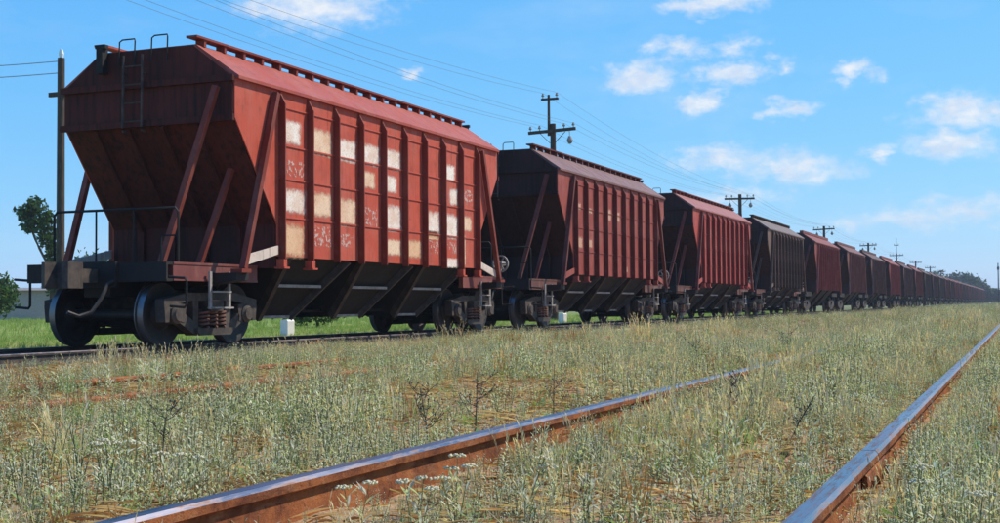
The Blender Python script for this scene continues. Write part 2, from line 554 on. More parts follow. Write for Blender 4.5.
gx = axis_steps(-1500, 1500, -17, 4, .12)
gy = axis_steps(-1500, 2500, -2, 24, .12)
GX, GY = np.meshgrid(gx, gy, indexing='ij')
GV = np.stack([GX, GY, ground_z(GX, GY)], -1).reshape(-1, 3)
ii = np.arange(len(gx) * len(gy)).reshape(len(gx), len(gy))
GF = np.stack([ii[:-1, :-1], ii[1:, :-1], ii[1:, 1:], ii[:-1, 1:]], -1).reshape(-1, 4)
g = obj('ground', np_mesh('ground', GV, GF, M['soil']))
tag(g, kind='structure')
g.data.polygons.foreach_set('use_smooth', [True] * len(g.data.polygons))

# ballast bed under the train
mb = MB()
mb.prism([(-14.6, -.05), (-14.2, .012), (-11.25, .012), (-10.9, -.05)], -40, 700, 'y')
tag(obj('ballast_bed', mb.mesh('ballast_bed', M['ballast'])), kind='structure')

# ------------------------------------------------------------------ tracks
def rail_profile(H):
    return [(-.066, 0), (.066, 0), (.066, .012), (.012, .028), (.010, H - .045), (.033, H - .036), (.035, H - .011), (.024, H),
            (-.024, H), (-.035, H - .011), (-.033, H - .036), (-.010, H - .045), (-.012, .028), (-.066, .012)]


def rail_mesh(H, length, side='rust'):
    me = MB().prism(rail_profile(H), 0, length, 'y').mesh('rail', [M[side], M['polished']])
    for p in me.polygons:
        if p.normal.z > .5 and p.center.z > H - .01: p.material_index = 1
    return me


_rusty = {}


def rail_mesh_rusty(H, length, side='rust'):
    return MB().prism(rail_profile(H), 0, length, 'y').mesh('rail', M['rust'])


def track(key, label, H, joints, lengths_end, polished=True, side='rust', sleeper_n=60, y_first=-8.0, sleeper_z=0.0, far=620):
    cx, zt = RAILS[key]
    root = tag(empty('railway_track', (cx, 0, 0)), label, 'railway track', 'railway tracks running towards the horizon')
    mk = rail_mesh if polished else rail_mesh_rusty
    GAP = .012
    full = mk(H, 12.5 - GAP, side)
    plate = MB()
    plate.prism([(.014, .04), (.030, .05), (.034, H * .5), (.030, H - .055), (.014, H - .046)], -.32, .32, 'y')
    for b in (-.22, -.08, .08, .22):
        plate.lathe([(0.0001, .030), (.018, .030), (.018, .05), (.0001, .05)], 6, 'x', (0, b, H * .48))
    pm = plate.mesh('fishplate', M['rust'])
    for s in (-1, 1):
        x = s * .795
        y0 = joints[s]
        n = int((lengths_end - y0) / 12.5)
        for i in range(n):
            r = obj('rail', full, root, (x, y0 + i * 12.5, zt - H))
            for q in (-1, 1):
                p = obj('fishplate', pm, r, (0, -GAP / 2, 0))
                p.scale.x = q
        yl = y0 + n * 12.5
        obj('rail', mk(H, far - yl, side), root, (x, yl, zt - H))
        obj('rail', mk(H, y0 - GAP + 30, side), root, (x, -30, zt - H))
    sm = MB().prism([(-.12, -.12), (.12, -.12), (.12, -.012), (.10, 0), (-.10, 0), (-.12, -.012)], -1.35, 1.35, 'x').mesh('sleeper', M['sleeper'])
    r_ = random.Random(5)
    for i in range(sleeper_n):
        o = obj('sleeper', sm, root, (r_.uniform(-.04, .04), y_first + i * .62, sleeper_z + r_.uniform(-.006, .006)))
        o.rotation_euler = (0, 0, r_.uniform(-.015, .015))
    return root


track('near', 'nearest weedy track with one shiny blue-grey rail and one rusty rail', .18, {-1: 15.6, 1: 4.82}, 60, True, 'rust', 60, -4, -.035)
track('mid', 'overgrown rusty track half hidden in weeds before the train', .15, {-1: 6.1, 1: 3.9}, 40, False, 'rust', 50, 2, -.062)
track('train', 'track carrying the long train of hopper wagons', .15, {-1: 8, 1: 8}, 70, True, 'cast', 130, 5, .016)


# ------------------------------------------------------------------ wagon
PI = math.pi
RIBS = [-4.02 + 8.04 * i / 9 for i in range(10)]
RED = (.42, .062, .045)


def wheel_mesh(s, n=36):
    # s: +1 the wheel whose outer face looks to +x ; tread at |x|~.79
    prof = [(.11, -.09), (.11, .09), (.19, .085), (.24, .03), (.38, .045), (.41, .065), (.472, .065), (.475, .055), (.478, -.035),
            (.505, -.05), (.505, -.068), (.42, -.068), (.39, -.02), (.24, -.03), (.19, -.08)]
    mb = MB().lathe([(r, t * s) for r, t in prof], n, 'x')
    me = mb.mesh('wheel', [M['wheel'], M['tread']], True)
    for p in me.polygons:
        c = p.center; r = math.hypot(c.y, c.z)
        if r > .455 and abs(p.normal.x) < .6: p.material_index = 1
    return me


def helix(r, z0, z1, turns, tr, n=5, steps=11):
    k = int(turns * steps)
    return [(r * math.cos(2 * PI * i / steps), r * math.sin(2 * PI * i / steps), z0 + (z1 - z0) * i / k) for i in range(k + 1)]


def side_frame_mesh(s):
    mb = MB()
    x0, x1 = 1.02 - .08, 1.02 + .08
    # top chord, sloping down to the axle boxes
    mb.prism([(-1.22, .58), (-1.22, .70), (-.62, .80), (.62, .80), (1.22, .70), (1.22, .58), (.55, .68), (-.55, .68)], x0, x1, 'x')
    for q in (-1, 1):
        # diagonal lower member, column, axle-box pedestal
        mb.prism([(q * a, b) for a, b in ((.98, .42), (1.02, .58), (.84, .56), (.36, .30), (.36, .17), (.48, .17))], x0 + .006, x1 - .006, 'x')
        mb.prism([(q * a, b) for a, b in ((.36, .30), (.36, .70), (.50, .70), (.50, .35))], x0 + .01, x1 - .01, 'x')
        mb.prism([(q * a, b) for a, b in ((1.19, .36), (1.22, .62), (1.05, .66), (.68, .62), (.72, .36), (.80, .36), (.80, .56), (1.08, .56), (1.10, .36))], x0 - .005, x1 + .004, 'x')
    mb.prism([(-.40, .15), (.40, .15), (.46, .2), (.46, .26), (-.46, .26), (-.46, .2)], x0 - .06, x1 + .06, 'x')
    for v in range(len(mb.v)):
        x, y, z = mb.v[v]; mb.v[v] = (x * s, y, z)
    return mb.mesh('side_frame', M['cast'])


def axle_box_mesh(s):
    mb = MB().lathe([(.0001, .93), (.13, .93), (.145, .95), (.145, 1.12), (.11, 1.14), (.10, 1.165), (.0001, 1.17)], 14, 'x')
    mb.v = [(x * s, y, z) for x, y, z in mb.v]
    return mb.mesh('axle_box', M['cast'], True)


class Template:
    def __init__(s): s.parts = []

    def add(s, name, mesh, parent=None, loc=(0, 0, 0), rz=0.0, role='dark', kind=None, label=None):
        s.parts.append((name, mesh, parent, loc, rz, role, kind, label)); return len(s.parts) - 1


def side_panel_poly(z_top=4.1):
    return [(-5.28, z_top), (-5.28, 3.48), (-4.08, 1.9), (-4.08, 1.39), (4.08, 1.39), (4.08, 1.9), (5.28, 3.48), (5.28, z_top)]


def roof_poly(): return [(1.69, 4.07), (1.69, 4.12), (.9, 4.66), (-.9, 4.66), (-1.69, 4.12), (-1.69, 4.07)]


def end_poly(): return [(-1.60, 3.46), (1.60, 3.46), (1.60, 4.10), (.88, 4.64), (-.88, 4.64), (-1.60, 4.10)]


def slope_mesh(q):
    mb = MB()
    P = [(q * 5.27, 3.47), (q * 4.10, 1.9), (q * 4.10, 1.2), (q * 4.06, 1.2), (q * 4.06, 1.9), (q * 5.23, 3.47)]
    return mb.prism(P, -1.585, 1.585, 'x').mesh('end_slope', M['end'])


def rib_mesh():
    mb = MB()
    w = .014
    v = []
    prof = [(1.345, .0), (1.345, .125), (3.86, .125), (4.06, .02), (4.06, 0)]
    n = len(prof)
    for q in (-w, w):
        for z, d in prof: v.append((1.622 + d, q, z))
    f = [tuple(reversed(range(n))), tuple(range(n, 2 * n))] + [(i, (i + 1) % n, n + (i + 1) % n, n + i) for i in range(n)]
    return mb.add(v, f)


def hopper_mesh(mirror=False):
    mb = MB()
    T = [(-1.50, -1.07), (1.50, -1.07), (1.50, 1.07), (-1.50, 1.07)]
    B = [(-.58, -.50), (.58, -.50), (.58, .50), (-.58, .50)]
    v = [(x, y, 1.45) for x, y in T] + [(x, y, .38) for x, y in B]
    f = [(0, 1, 2, 3), (7, 6, 5, 4)] + [(i, 4 + i, 4 + (i + 1) % 4, (i + 1) % 4) for i in range(4)]
    return mb.add(v, f).mesh('hopper', M['hopper'])


def full_template():
    t = Template()
    # ---- body
    for s in (1, -1):
        rz = 0.0 if s == 1 else PI
        sw = t.add('side_wall', MESH['side_wall'], None, (0, 0, 0), rz, 'paint')
        for y in RIBS: t.add('rib', MESH['rib'], sw, (0, y, 0), 0, 'rib')
        for z in (3.82, 3.20, 2.66, 2.03):
            t.add('seam', MESH['seam'], sw, (0, 0, z), 0, 'paint')
        for q in (-1, 1):
            t.add('corner_plate', MESH['corner_plate%d' % q], sw, (0, 0, 0), 0, 'gusset')
            t.add('side_strut', MESH['side_strut%d' % q], sw, (0, 0, 0), 0, 'strut')
        for y in (RIBS[0], RIBS[1], RIBS[8], RIBS[9]):
            t.add('bracket', MESH['bracket'], sw, (0, y, 0), 0, 'paint')
    rf = t.add('roof', MESH['roof'], None, role='roof')
    rb = t.add('running_board', MESH['running_board'], rf, role='rib')
    for s in (-1, 1):
        if s == -1: t.add('running_board', MESH['running_board'], rf, (-1.76, 0, 0), 0, 'roof')
    for i in range(19):
        t.add('board_bracket', MESH['board_bracket'], rf, (.88, -5.1 + i * 9.9 / 18, 4.66), 0, 'rib')
    for y in (-3.6, -1.2, 1.2, 3.6): t.add('loading_hatch', MESH['hatch'], rf, (0, y, 4.66), 0, 'roof')
    for q in (-1, 1):
        rz = 0 if q == -1 else PI
        ew = t.add('end_wall', MESH['end_wall'], None, (0, 0, 0), rz, 'end')
        t.add('end_rail', MESH['end_rail'], ew, (0, -5.34, 4.08), 0, 'end')
        t.add('end_rail', MESH['end_rail'], ew, (0, -5.34, 3.47), 0, 'end')
        t.add('end_slope', MESH['end_slope'], ew, (0, 0, 0), 0, 'end')
        for x in (-.95, -.32, .32, .95): t.add('stiffener', MESH['stiffener'], ew, (x, 0, 0), 0, 'end')
        t.add('end_strut', MESH['end_strut1'], ew, (0, 0, 0), 0, 'strut')
        t.add('inner_strut', MESH['inner_strut1'], ew, (0, 0, 0), 0, 'strut')
        ld = t.add('ladder', MESH['ladder'], None, (0, 0, 0), rz, 'pale')
        for k in range(4): t.add('rung', MESH['rung'], ld, (-.17, -5.43, 3.5 + .29 * k), 0, 'pale')
        t.add('handhold', MESH['handhold'], ld, (-.34, -5.36, 4.6), 0, 'pale')
        t.add('handhold', MESH['handhold'], ld, (.28, -5.36, 4.62), 0, 'pale')
        t.add('roof_bracket', MESH['roof_bracket'], ew, (-.8, -5.4, 4.5), 0, 'dark')
        # ---- end platform
        es = t.add('end_sill', MESH['end_sill'], None, (0, 0, 0), rz, 'frame')
        for sx in (-1, 1): t.add('side_channel', MESH['side_channel'], es, (sx * 1.22, 0, 0), 0, 'channel')
        t.add('air_pipe', MESH['air_pipe'], es)
        t.add('platform_deck', MESH['deck'], es, (0, 0, 0), 0, 'dark')
        t.add('body_bolster', MESH['bolster'], es, (0, 0, 0), 0, 'frame')
        for sx in (-1, 1):
            t.add('step', MESH['step'], es, (sx * 1.33, -5.25, 0), 0, 'pale')
            t.add('grab_loop', MESH['grab_loop'], es, (sx * 1.42, -6.47, 0), 0, 'dark')
        rl = t.add('railing', MESH['railing'], None, (0, 0, 0), rz, 'dark')
        cp = t.add('coupler', MESH['coupler'], None, (0, 0, 0), rz, 'dark')
        t.add('brake_hose', MESH['hose'], cp, (0, 0, 0), 0, 'dark')
    t.add('center_sill', MESH['center_sill'], None, role='dark')
    hw = t.add('brake_wheel', MESH['brake_wheel'], None, (1.36, 6.1, 1.55), 0, 'pale')
    for y in (-2.6, -.05, 2.5):
        h = t.add('hopper', MESH['hopper'], None, (0, y, 0), 0, 'dark')
        for s in (0, PI):
            for q in (-1, 1): t.add('flange', MESH['flange%d' % q], h, (0, 0, 0), s, 'dark')
            t.add('crossbar', MESH['hop_cross'], h, (0, 0, 0), s, 'pale')
            t.add('gate_lip', MESH['hop_lip'], h, (0, 0, 0), s, 'pale')
        t.add('gate_rod', MESH['gate_rod'], h, (0, 0, 0), 0, 'dark')
    for y in (-5.1, 5.1):
        b = t.add('bogie', MESH['bogie_bolster'], None, (0, y, 0), 0, 'dark')
        for s in (1, -1):
            t.add('side_frame', MESH['side_frame%d' % s], b, (0, 0, 0), 0, 'dark')
            for sy in (-.22, 0, .22):
                t.add('spring', MESH['spring'], b, (s * 1.07, sy, 0), 0, 'dark')
        t.add('spring_plank', MESH['spring_plank'], b); t.add('brake_lever', MESH['brake_lever'], b)
        for a in (-.925, .925):
            t.add('brake_beam', MESH['brake_beam'], b, (0, a - math.copysign(.56, a), 0), 0)
            t.add('axle', MESH['axle'], b, (0, a, .475), 0, 'dark')
            for s in (1, -1):
                t.add('wheel', MESH['wheel%d' % s], b, (s * .79, a, .475), 0, 'dark')
                t.add('axle_box', MESH['axle_box%d' % s], b, (0, a, .475), 0, 'dark')
                t.add('brake_shoe', MESH['shoe'], b, (s * .78, a - math.copysign(.53, a), .46), PI if a > 0 else 0, 'dark')
    return t


MESH = {}


def make_meshes():
    m = MESH
    m['side_wall'] = MB().prism(side_panel_poly(), 1.60, 1.622, 'x').mesh('side_wall', M['paint'])
    m['rib'] = rib_mesh().mesh('rib', M['paint'])
    m['seam'] = MB().box(1.6225, 1.64, -4.05, 4.05, -.012, .012).mesh('seam', M['paint'])
    for q in (-1, 1):
        P = [(q * 4.10, 1.42), (q * 4.10, 1.56), (q * 5.12, 1.36), (q * 5.12, 1.20)]
        m['corner_plate%d' % q] = MB().prism(P, 1.63, 1.66, 'x').mesh('corner_plate', M['paint'])
        mb = MB().bar((1.70, q * 4.22, 4.0), (1.70, q * 5.17, 1.16), .09, .10)
        mb.box(1.58, 1.78, q * 5.20 - .13, q * 5.20 + .13, 1.10, 1.16)
        m['side_strut%d' % q] = mb.mesh('side_strut', M['paint'])
    m['bracket'] = MB().box(1.60, 1.74, -.05, .05, 1.22, 1.344).box(1.58, 1.77, -.08, .08, 1.19, 1.22).mesh('bracket', M['paint'])
    m['roof'] = MB().prism(roof_poly(), -5.27, 5.27, 'y').mesh('roof', M['paint'])
    m['running_board'] = MB().box(.78, .98, -5.35, 4.95, 4.75, 4.785).mesh('running_board', M['paint'])
    m['running_board_far'] = MB().box(.78, .98, -5.3, 4.95, 4.64, 4.785).mesh('running_board', M['paint'])
    m['board_bracket'] = MB().box(-.08, .08, -.03, .03, -.02, .09).mesh('board_bracket', M['paint'])
    mb = MB().lathe([(.0001, 0), (.30, 0), (.30, .06), (.33, .06), (.33, .10), (.0001, .13)], 16, 'z')
    m['hatch'] = mb.mesh('loading_hatch', M['paint'])
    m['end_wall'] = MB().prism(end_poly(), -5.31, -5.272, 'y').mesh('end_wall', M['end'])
    m['end_rail'] = MB().box(-1.64, 1.64, -.03, .03, -.05, .05).mesh('end_rail', M['end'])
    m['end_slope'] = slope_mesh(-1)
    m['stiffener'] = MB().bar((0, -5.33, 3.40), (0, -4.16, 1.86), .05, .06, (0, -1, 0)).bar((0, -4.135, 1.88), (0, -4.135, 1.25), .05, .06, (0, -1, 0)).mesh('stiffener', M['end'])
    for s in (-1, 1):
        m['end_strut%d' % s] = MB().bar((s * 1.38, -5.42, 3.95), (s * .80, -5.98, 1.25), .10, .08, (0, -1, 0)).mesh('end_strut', M['paint'])
        m['inner_strut%d' % s] = MB().bar((s * 1.20, -4.75, 2.75), (s * .98, -5.28, 1.25), .09, .08, (0, -1, 0)).mesh('inner_strut', M['paint'])
    mb = MB()
    for x in (-.35, .01):
        mb.tube([(x, -5.42, 4.55), (x, -5.43, 4.0), (x, -5.44, 3.40)], .02, 6)
        mb.tube([(x, -5.33, 3.35), (x, -5.44, 3.35)], .018, 5).tube([(x, -5.31, 4.25), (x, -5.43, 4.25)], .018, 5)
    m['ladder'] = mb.mesh('ladder', M['cast'])
    m['rung'] = MB().tube([(-.18, 0, 0), (.18, 0, 0)], .012, 5).mesh('rung', M['cast'])
    m['handhold'] = MB().tube([(-.15, 0, -.2), (-.15, .02, .19), (-.12, .05, .23), (.12, .05, .23), (.15, .02, .19), (.15, 0, -.2)], .012, 6).mesh('handhold', M['frame'])
    m['roof_bracket'] = MB().box(-.06, .06, -.05, .09, -.2, .2).box(-.1, .1, -.03, .05, .2, .26).mesh('roof_bracket', M['frame'])
    mb = MB().prism([(-6.5, .96), (-6.5, 1.24), (-6.34, 1.24), (-6.34, 1.2), (-6.46, 1.2), (-6.46, 1.0), (-6.34, 1.0), (-6.34, .96)], -1.27, 1.27, 'x')
    mb.box(-.42, .42, -6.56, -6.501, .88, 1.26)
    m['end_sill'] = mb.mesh('end_sill', M['frame'])
    mb = MB().box(-.05, .05, -6.335, -4.12, .98, 1.236)
    mb.box(-.055, .062, -6.335, -4.12, 1.21, 1.245).box(-.055, .062, -6.335, -4.12, .97, 1.0)
    m['side_channel'] = mb.mesh('side_channel', M['paint'])
    m['deck'] = MB().box(-1.16, 1.16, -6.33, -4.14, 1.205, 1.232).mesh('platform_deck', M['frame'])
    m['bolster'] = MB().prism([(-1.70, 1.10), (-1.70, .98), (-.5, .84), (.5, .84), (1.70, .98), (1.70, 1.10)], -5.36, -5.02, 'y').mesh('body_bolster', M['frame'])
    mb = MB()
    for y in (-.25, .25): mb.bar((0, y, 1.12), (0, y, .55), .06, .03)
    mb.box(-.05, .09, -.25, .25, .555, .58).box(-.03, .05, -.25, .25, .80, .825)
    m['step'] = mb.mesh('step', M['pale'])
    m['grab_loop'] = MB().tube([(-.12, 0, 1.02), (.16, 0, 1.0), (.18, 0, .96), (.18, 0, .62), (.15, 0, .58), (-.1, 0, .60)], .02, 6).mesh('grab_loop', M['frame'])
    mb = MB().tube([(-1.15, -6.05, 1.23), (-1.15, -6.05, 2.0), (-1.1, -6.05, 2.06), (1.1, -6.05, 2.06), (1.15, -6.05, 2.0), (1.15, -6.05, 1.23)], .02, 6)
    mb.tube([(-.35, -6.05, 1.23), (-.35, -6.05, 2.06)], .016, 5).tube([(.35, -6.05, 1.23), (.35, -6.05, 2.06)], .016, 5)
    mb.tube([(.85, -6.05, 1.23), (.85, -6.05, 1.65), (1.15, -6.05, 1.65)], .016, 5)
    m['railing'] = mb.mesh('railing', M['frame'])
    mb = MB().box(-.1, .1, -7.1, -6.2, .95, 1.15)
    mb.prism([(-.2, -7.0), (.2, -7.0), (.26, -7.15), (.24, -7.36), (.12, -7.36), (.08, -7.2), (-.1, -7.2), (-.14, -7.40), (-.26, -7.33), (-.26, -7.1)], .86, 1.24, 'z')
    m['coupler'] = mb.mesh('coupler', M['cast'])
    m['hose'] = MB().tube([(.36, -6.5, .98), (.38, -6.68, .92), (.38, -6.82, .72), (.34, -6.98, .52), (.26, -7.16, .46), (.18, -7.3, .52)], .03, 7).mesh('brake_hose', M['wheel'], True)
    m['brake_beam'] = MB().prism([(-.80, .36), (-.80, .50), (-.2, .56), (.2, .56), (.80, .50), (.80, .36), (.2, .26), (-.2, .26)], -.06, .06, 'y').mesh('brake_beam', M['frame'])
    m['spring_plank'] = MB().box(-1.0, 1.0, -.24, .24, .17, .262).mesh('spring_plank', M['frame'])
    m['brake_lever'] = MB().bar((.12, 0, .45), (.16, .02, .98), .07, .03).bar((.14, -.6, .82), (.14, .6, .86), .05, .05).mesh('brake_lever', M['frame'])
    m['air_pipe'] = MB().tube([(-.62, -6.3, 1.06), (-.62, -4.2, 1.02), (-.7, -4.0, .95)], .028, 6).mesh('air_pipe', M['frame'])
    m['center_sill'] = MB().box(-.24, .24, -6.45, 6.45, .74, 1.198).mesh('center_sill', M['frame'])
    mb = MB()
    for r0, r1 in ((.17, .205),):
        mb.lathe([(r0, -.02), (r1, -.02), (r1, .02), (r0, .02)], 20, 'y')
    for a in range(3):
        c, s = math.cos(a * PI / 3), math.sin(a * PI / 3)
        mb.bar((-.19 * c, 0, -.19 * s), (.19 * c, 0, .19 * s), .03, .02, (0, 1, 0))
    mb.lathe([(.0001, -.02), (.05, -.02), (.05, .24), (.0001, .24)], 10, 'y')
    mb.bar((0, .12, 0), (-.14, .12, -.36), .06, .06)
    m['brake_wheel'] = mb.mesh('brake_wheel', M['pale'], True)
    m['air_tank'] = MB().lathe([(.0001, -.62), (.16, -.58), (.22, -.5), (.22, .5), (.16, .58), (.0001, .62)], 16, 'x').mesh('air_tank', M['frame'], True)
    m['hopper'] = hopper_mesh()
    for q in (-1, 1):
        m['flange%d' % q] = MB().bar((1.53, q * 1.02, 1.40), (.61, q * .50, .39), .15, .09, (1, 0, 1)).mesh('flange', M['cast'])
    m['hop_cross'] = MB().bar((1.13, -.72, .93), (1.13, .72, .93), .05, .06).mesh('crossbar', M['pale'])
    m['hop_lip'] = MB().bar((.63, -.5, .40), (.63, .5, .40), .05, .06).mesh('gate_lip', M['pale'])
    m['gate_rod'] = MB().tube([(.4, -1.25, .5), (.4, 1.25, .5)], .03, 6).tube([(-.4, -1.25, .5), (-.4, 1.25, .5)], .03, 6).mesh('gate_rod', M['frame'])
    m['bogie_bolster'] = MB().prism([(-1.18, .52), (-1.18, .68), (-.5, .76), (.5, .76), (1.18, .68), (1.18, .52), (.5, .42), (-.5, .42)], -.17, .17, 'y').mesh('bogie', M['cast'])
    for s in (1, -1):
        m['side_frame%d' % s] = side_frame_mesh(s)
        m['axle_box%d' % s] = axle_box_mesh(s)
        m['wheel%d' % s] = wheel_mesh(s)
    m['spring'] = MB().tube(helix(.085, .27, .53, 4.5, .02), .022, 5).mesh('spring', M['spring'], True)
    m['axle'] = MB().lathe([(.0001, -1.0), (.07, -1.0), (.07, -.9), (.085, -.85), (.08, 0), (.085, .85), (.07, .9), (.07, 1.0), (.0001, 1.0)], 12, 'x').mesh('axle', M['wheel'], True)
    m['shoe'] = MB().prism([(.0, -.2), (.05, -.1), (.05, .1), (.0, .2), (-.05, .2), (-.03, 0), (-.05, -.2)], -.05, .05, 'x').mesh('brake_shoe', M['cast'])
    # merged versions for wagons far down the line
    mb = MB().prism(side_panel_poly(), 1.60, 1.622, 'x')
    for y in RIBS:
        r = rib_mesh(); mb.add([(x, yy + y, z) for x, yy, z in r.v], r.f)
    for q in (-1, 1):
        mb.bar((1.70, q * 4.22, 4.0), (1.70, q * 5.17, 1.16), .09, .10)
    m['side_wall_ribbed'] = mb.mesh('side_wall', M['paint'])
    mb = MB().prism(end_poly(), -5.31, -5.272, 'y')
    mb.prism([(-5.27, 3.47), (-4.10, 1.9), (-4.10, 1.2), (-4.06, 1.2), (-4.06, 1.9), (-5.23, 3.47)], -1.585, 1.585, 'x')
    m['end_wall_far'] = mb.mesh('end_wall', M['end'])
    mb = MB().box(-1.27, 1.27, -6.5, -4.1, .98, 1.24).box(-1.27, 1.27, 4.1, 6.5, .98, 1.24).box(-.24, .24, -7.36, 7.36, .8, 1.2)
    m['frame_far'] = mb.mesh('underframe', M['frame'])
    mb = MB().prism([(-1.18, .52), (-1.18, .68), (1.18, .68), (1.18, .52)], -.17, .17, 'y')
    for s in (-1, 1):
        mb.prism([(-1.2, .4), (-1.2, .68), (-.6, .8), (.6, .8), (1.2, .68), (1.2, .4), (.4, .16), (-.4, .16)], s * 1.02 - .08, s * 1.02 + .08, 'x')
    m['bogie_far'] = mb.mesh('bogie', M['cast'])
    m['wheel_far1'] = wheel_mesh(1, 16); m['wheel_far-1'] = wheel_mesh(-1, 16)


make_meshes()


def mid_template():
    t = Template()
    for s in (0, PI):
        t.add('side_wall', MESH['side_wall_ribbed'], None, (0, 0, 0), s, 'paint')
        e = t.add('end_wall', MESH['end_wall_far'], None, (0, 0, 0), s, 'end')
        t.add('end_strut', MESH['end_strut1'], e, role='strut')
    r = t.add('roof', MESH['roof'], None, role='roof')
    t.add('running_board', MESH['running_board_far'], r, role='roof')
    t.add('underframe', MESH['frame_far'])
    for y in (-2.6, -.05, 2.5): t.add('hopper', MESH['hopper'], None, (0, y, 0))
    for y in (-5.1, 5.1):
        b = t.add('bogie', MESH['bogie_far'], None, (0, y, 0))
        for a in (-.925, .925):
            for s in (1, -1): t.add('wheel', MESH['wheel_far%d' % s], b, (s * .79, a, .475))
    return t


def far_template():
    t = Template()
    for s in (0, PI):
        t.add('side_wall', MESH['side_wall_ribbed'], None, (0, 0, 0), s, 'paint')
        t.add('end_wall', MESH['end_wall_far'], None, (0, 0, 0), s, 'end')
    t.add('roof', MESH['roof'], None, role='roof')
    t.add('underframe', MESH['frame_far'])
    for y in (-2.6, -.05, 2.5): t.add('hopper', MESH['hopper'], None, (0, y, 0))
    for y in (-5.1, 5.1): t.add('bogie', MESH['bogie_far'], None, (0, y, 0))
    return t


T_FULL, T_MID, T_FAR = full_template(), mid_template(), far_template()
WX, WY, WZ, PITCH_W = -12.72, 21.91, .15, 14.72


def wagon(i, template, label, body, roofc=None, gusset=None, endc=None, channel=None):
    root = empty('hopper_wagon', (WX, WY + i * PITCH_W, WZ))
    tag(root, label, 'hopper wagon', 'grain hopper wagons coupled in one long train')
    roofc = roofc or tuple(c * .9 for c in body)
    colours = {'paint': body, 'roof': roofc, 'end': endc or body, 'gusset': gusset or body, 'strut': tuple(c * .38 for c in body), 'rib': tuple(c * .42 for c in body), 'channel': channel or tuple(c * .6 for c in body)}  # strut tone is darkened to hold their shade; ribs are darker too
    made = []
    for (name, mesh, par, loc, rz, role, kind, lab) in template.parts:
        o = bpy.data.objects.new(name, mesh)
        COL.objects.link(o)
        o.parent = root if par is None else made[par]
        o.location = loc; o.rotation_euler = (0, 0, rz)
        if role in colours: o.color = (*colours[role], 1)
        made.append(o)
    return root, made


def side_of(made): return made[0]


def add_patch(side, col, f0, f1, color, u0=.08, u1=.92, name='paint_patch', m='patch'):
    y0, y1 = RIBS[col] + .04, RIBS[col + 1] - .04
    ya, yb = y0 + (y1 - y0) * u0, y0 + (y1 - y0) * u1
    za, zb = 4.06 - f0 * (4.06 - 1.39), 4.06 - f1 * (4.06 - 1.39)
    me = bpy.data.meshes.new(name)
    x = 1.6265
    me.from_pydata([(x, ya, zb), (x, yb, zb), (x, yb, za), (x, ya, za)], [], [(0, 1, 2, 3)])
    uv = me.uv_layers.new(name='UVMap')
    for li, c in zip(range(4), ((0, 0), (1, 0), (1, 1), (0, 1))): uv.data[li].uv = c
    me.materials.append(M[m])
    return obj(name, me, side, color=color)


WHT, CRM, TAN = (.86, .79, .70), (.80, .60, .42), (.74, .48, .29)
ORD = ['', 'second', 'third', 'fourth', 'fifth', 'sixth', 'seventh', 'eighth', 'ninth', 'tenth', 'eleventh', 'twelfth', 'thirteenth',
       'fourteenth', 'fifteenth', 'sixteenth', 'seventeenth', 'eighteenth', 'nineteenth', 'twentieth', 'twenty-first', 'twenty-second',
       'twenty-third', 'twenty-fourth', 'twenty-fifth', 'twenty-sixth', 'twenty-seventh', 'last']
HUES = {
    0: ((.46, .075, .042), 'nearest hopper wagon, bright red with whitewashed rectangles between its ribs'),
    1: ((.27, .055, .042), 'second hopper wagon, darker maroon red, grey-brown roof, coupled behind the whitewashed one'),
    2: ((.36, .062, .05), 'third hopper wagon, faded red with small pale marks, between maroon and grey-brown wagons'),
    3: ((.13, .085, .065), 'fourth hopper wagon, the only grey-brown one near the front'),
    4: ((.20, .045, .038), 'fifth hopper wagon, red, just behind the grey-brown one'),
    5: ((.15, .055, .046), 'sixth hopper wagon, dull brownish red'),
    6: ((.095, .042, .036), 'seventh hopper wagon, dark brown, ahead of a brighter red one'),
    7: ((.22, .042, .034), 'eighth hopper wagon, brighter red than its dark neighbours'),
}
N_WAGONS = 28
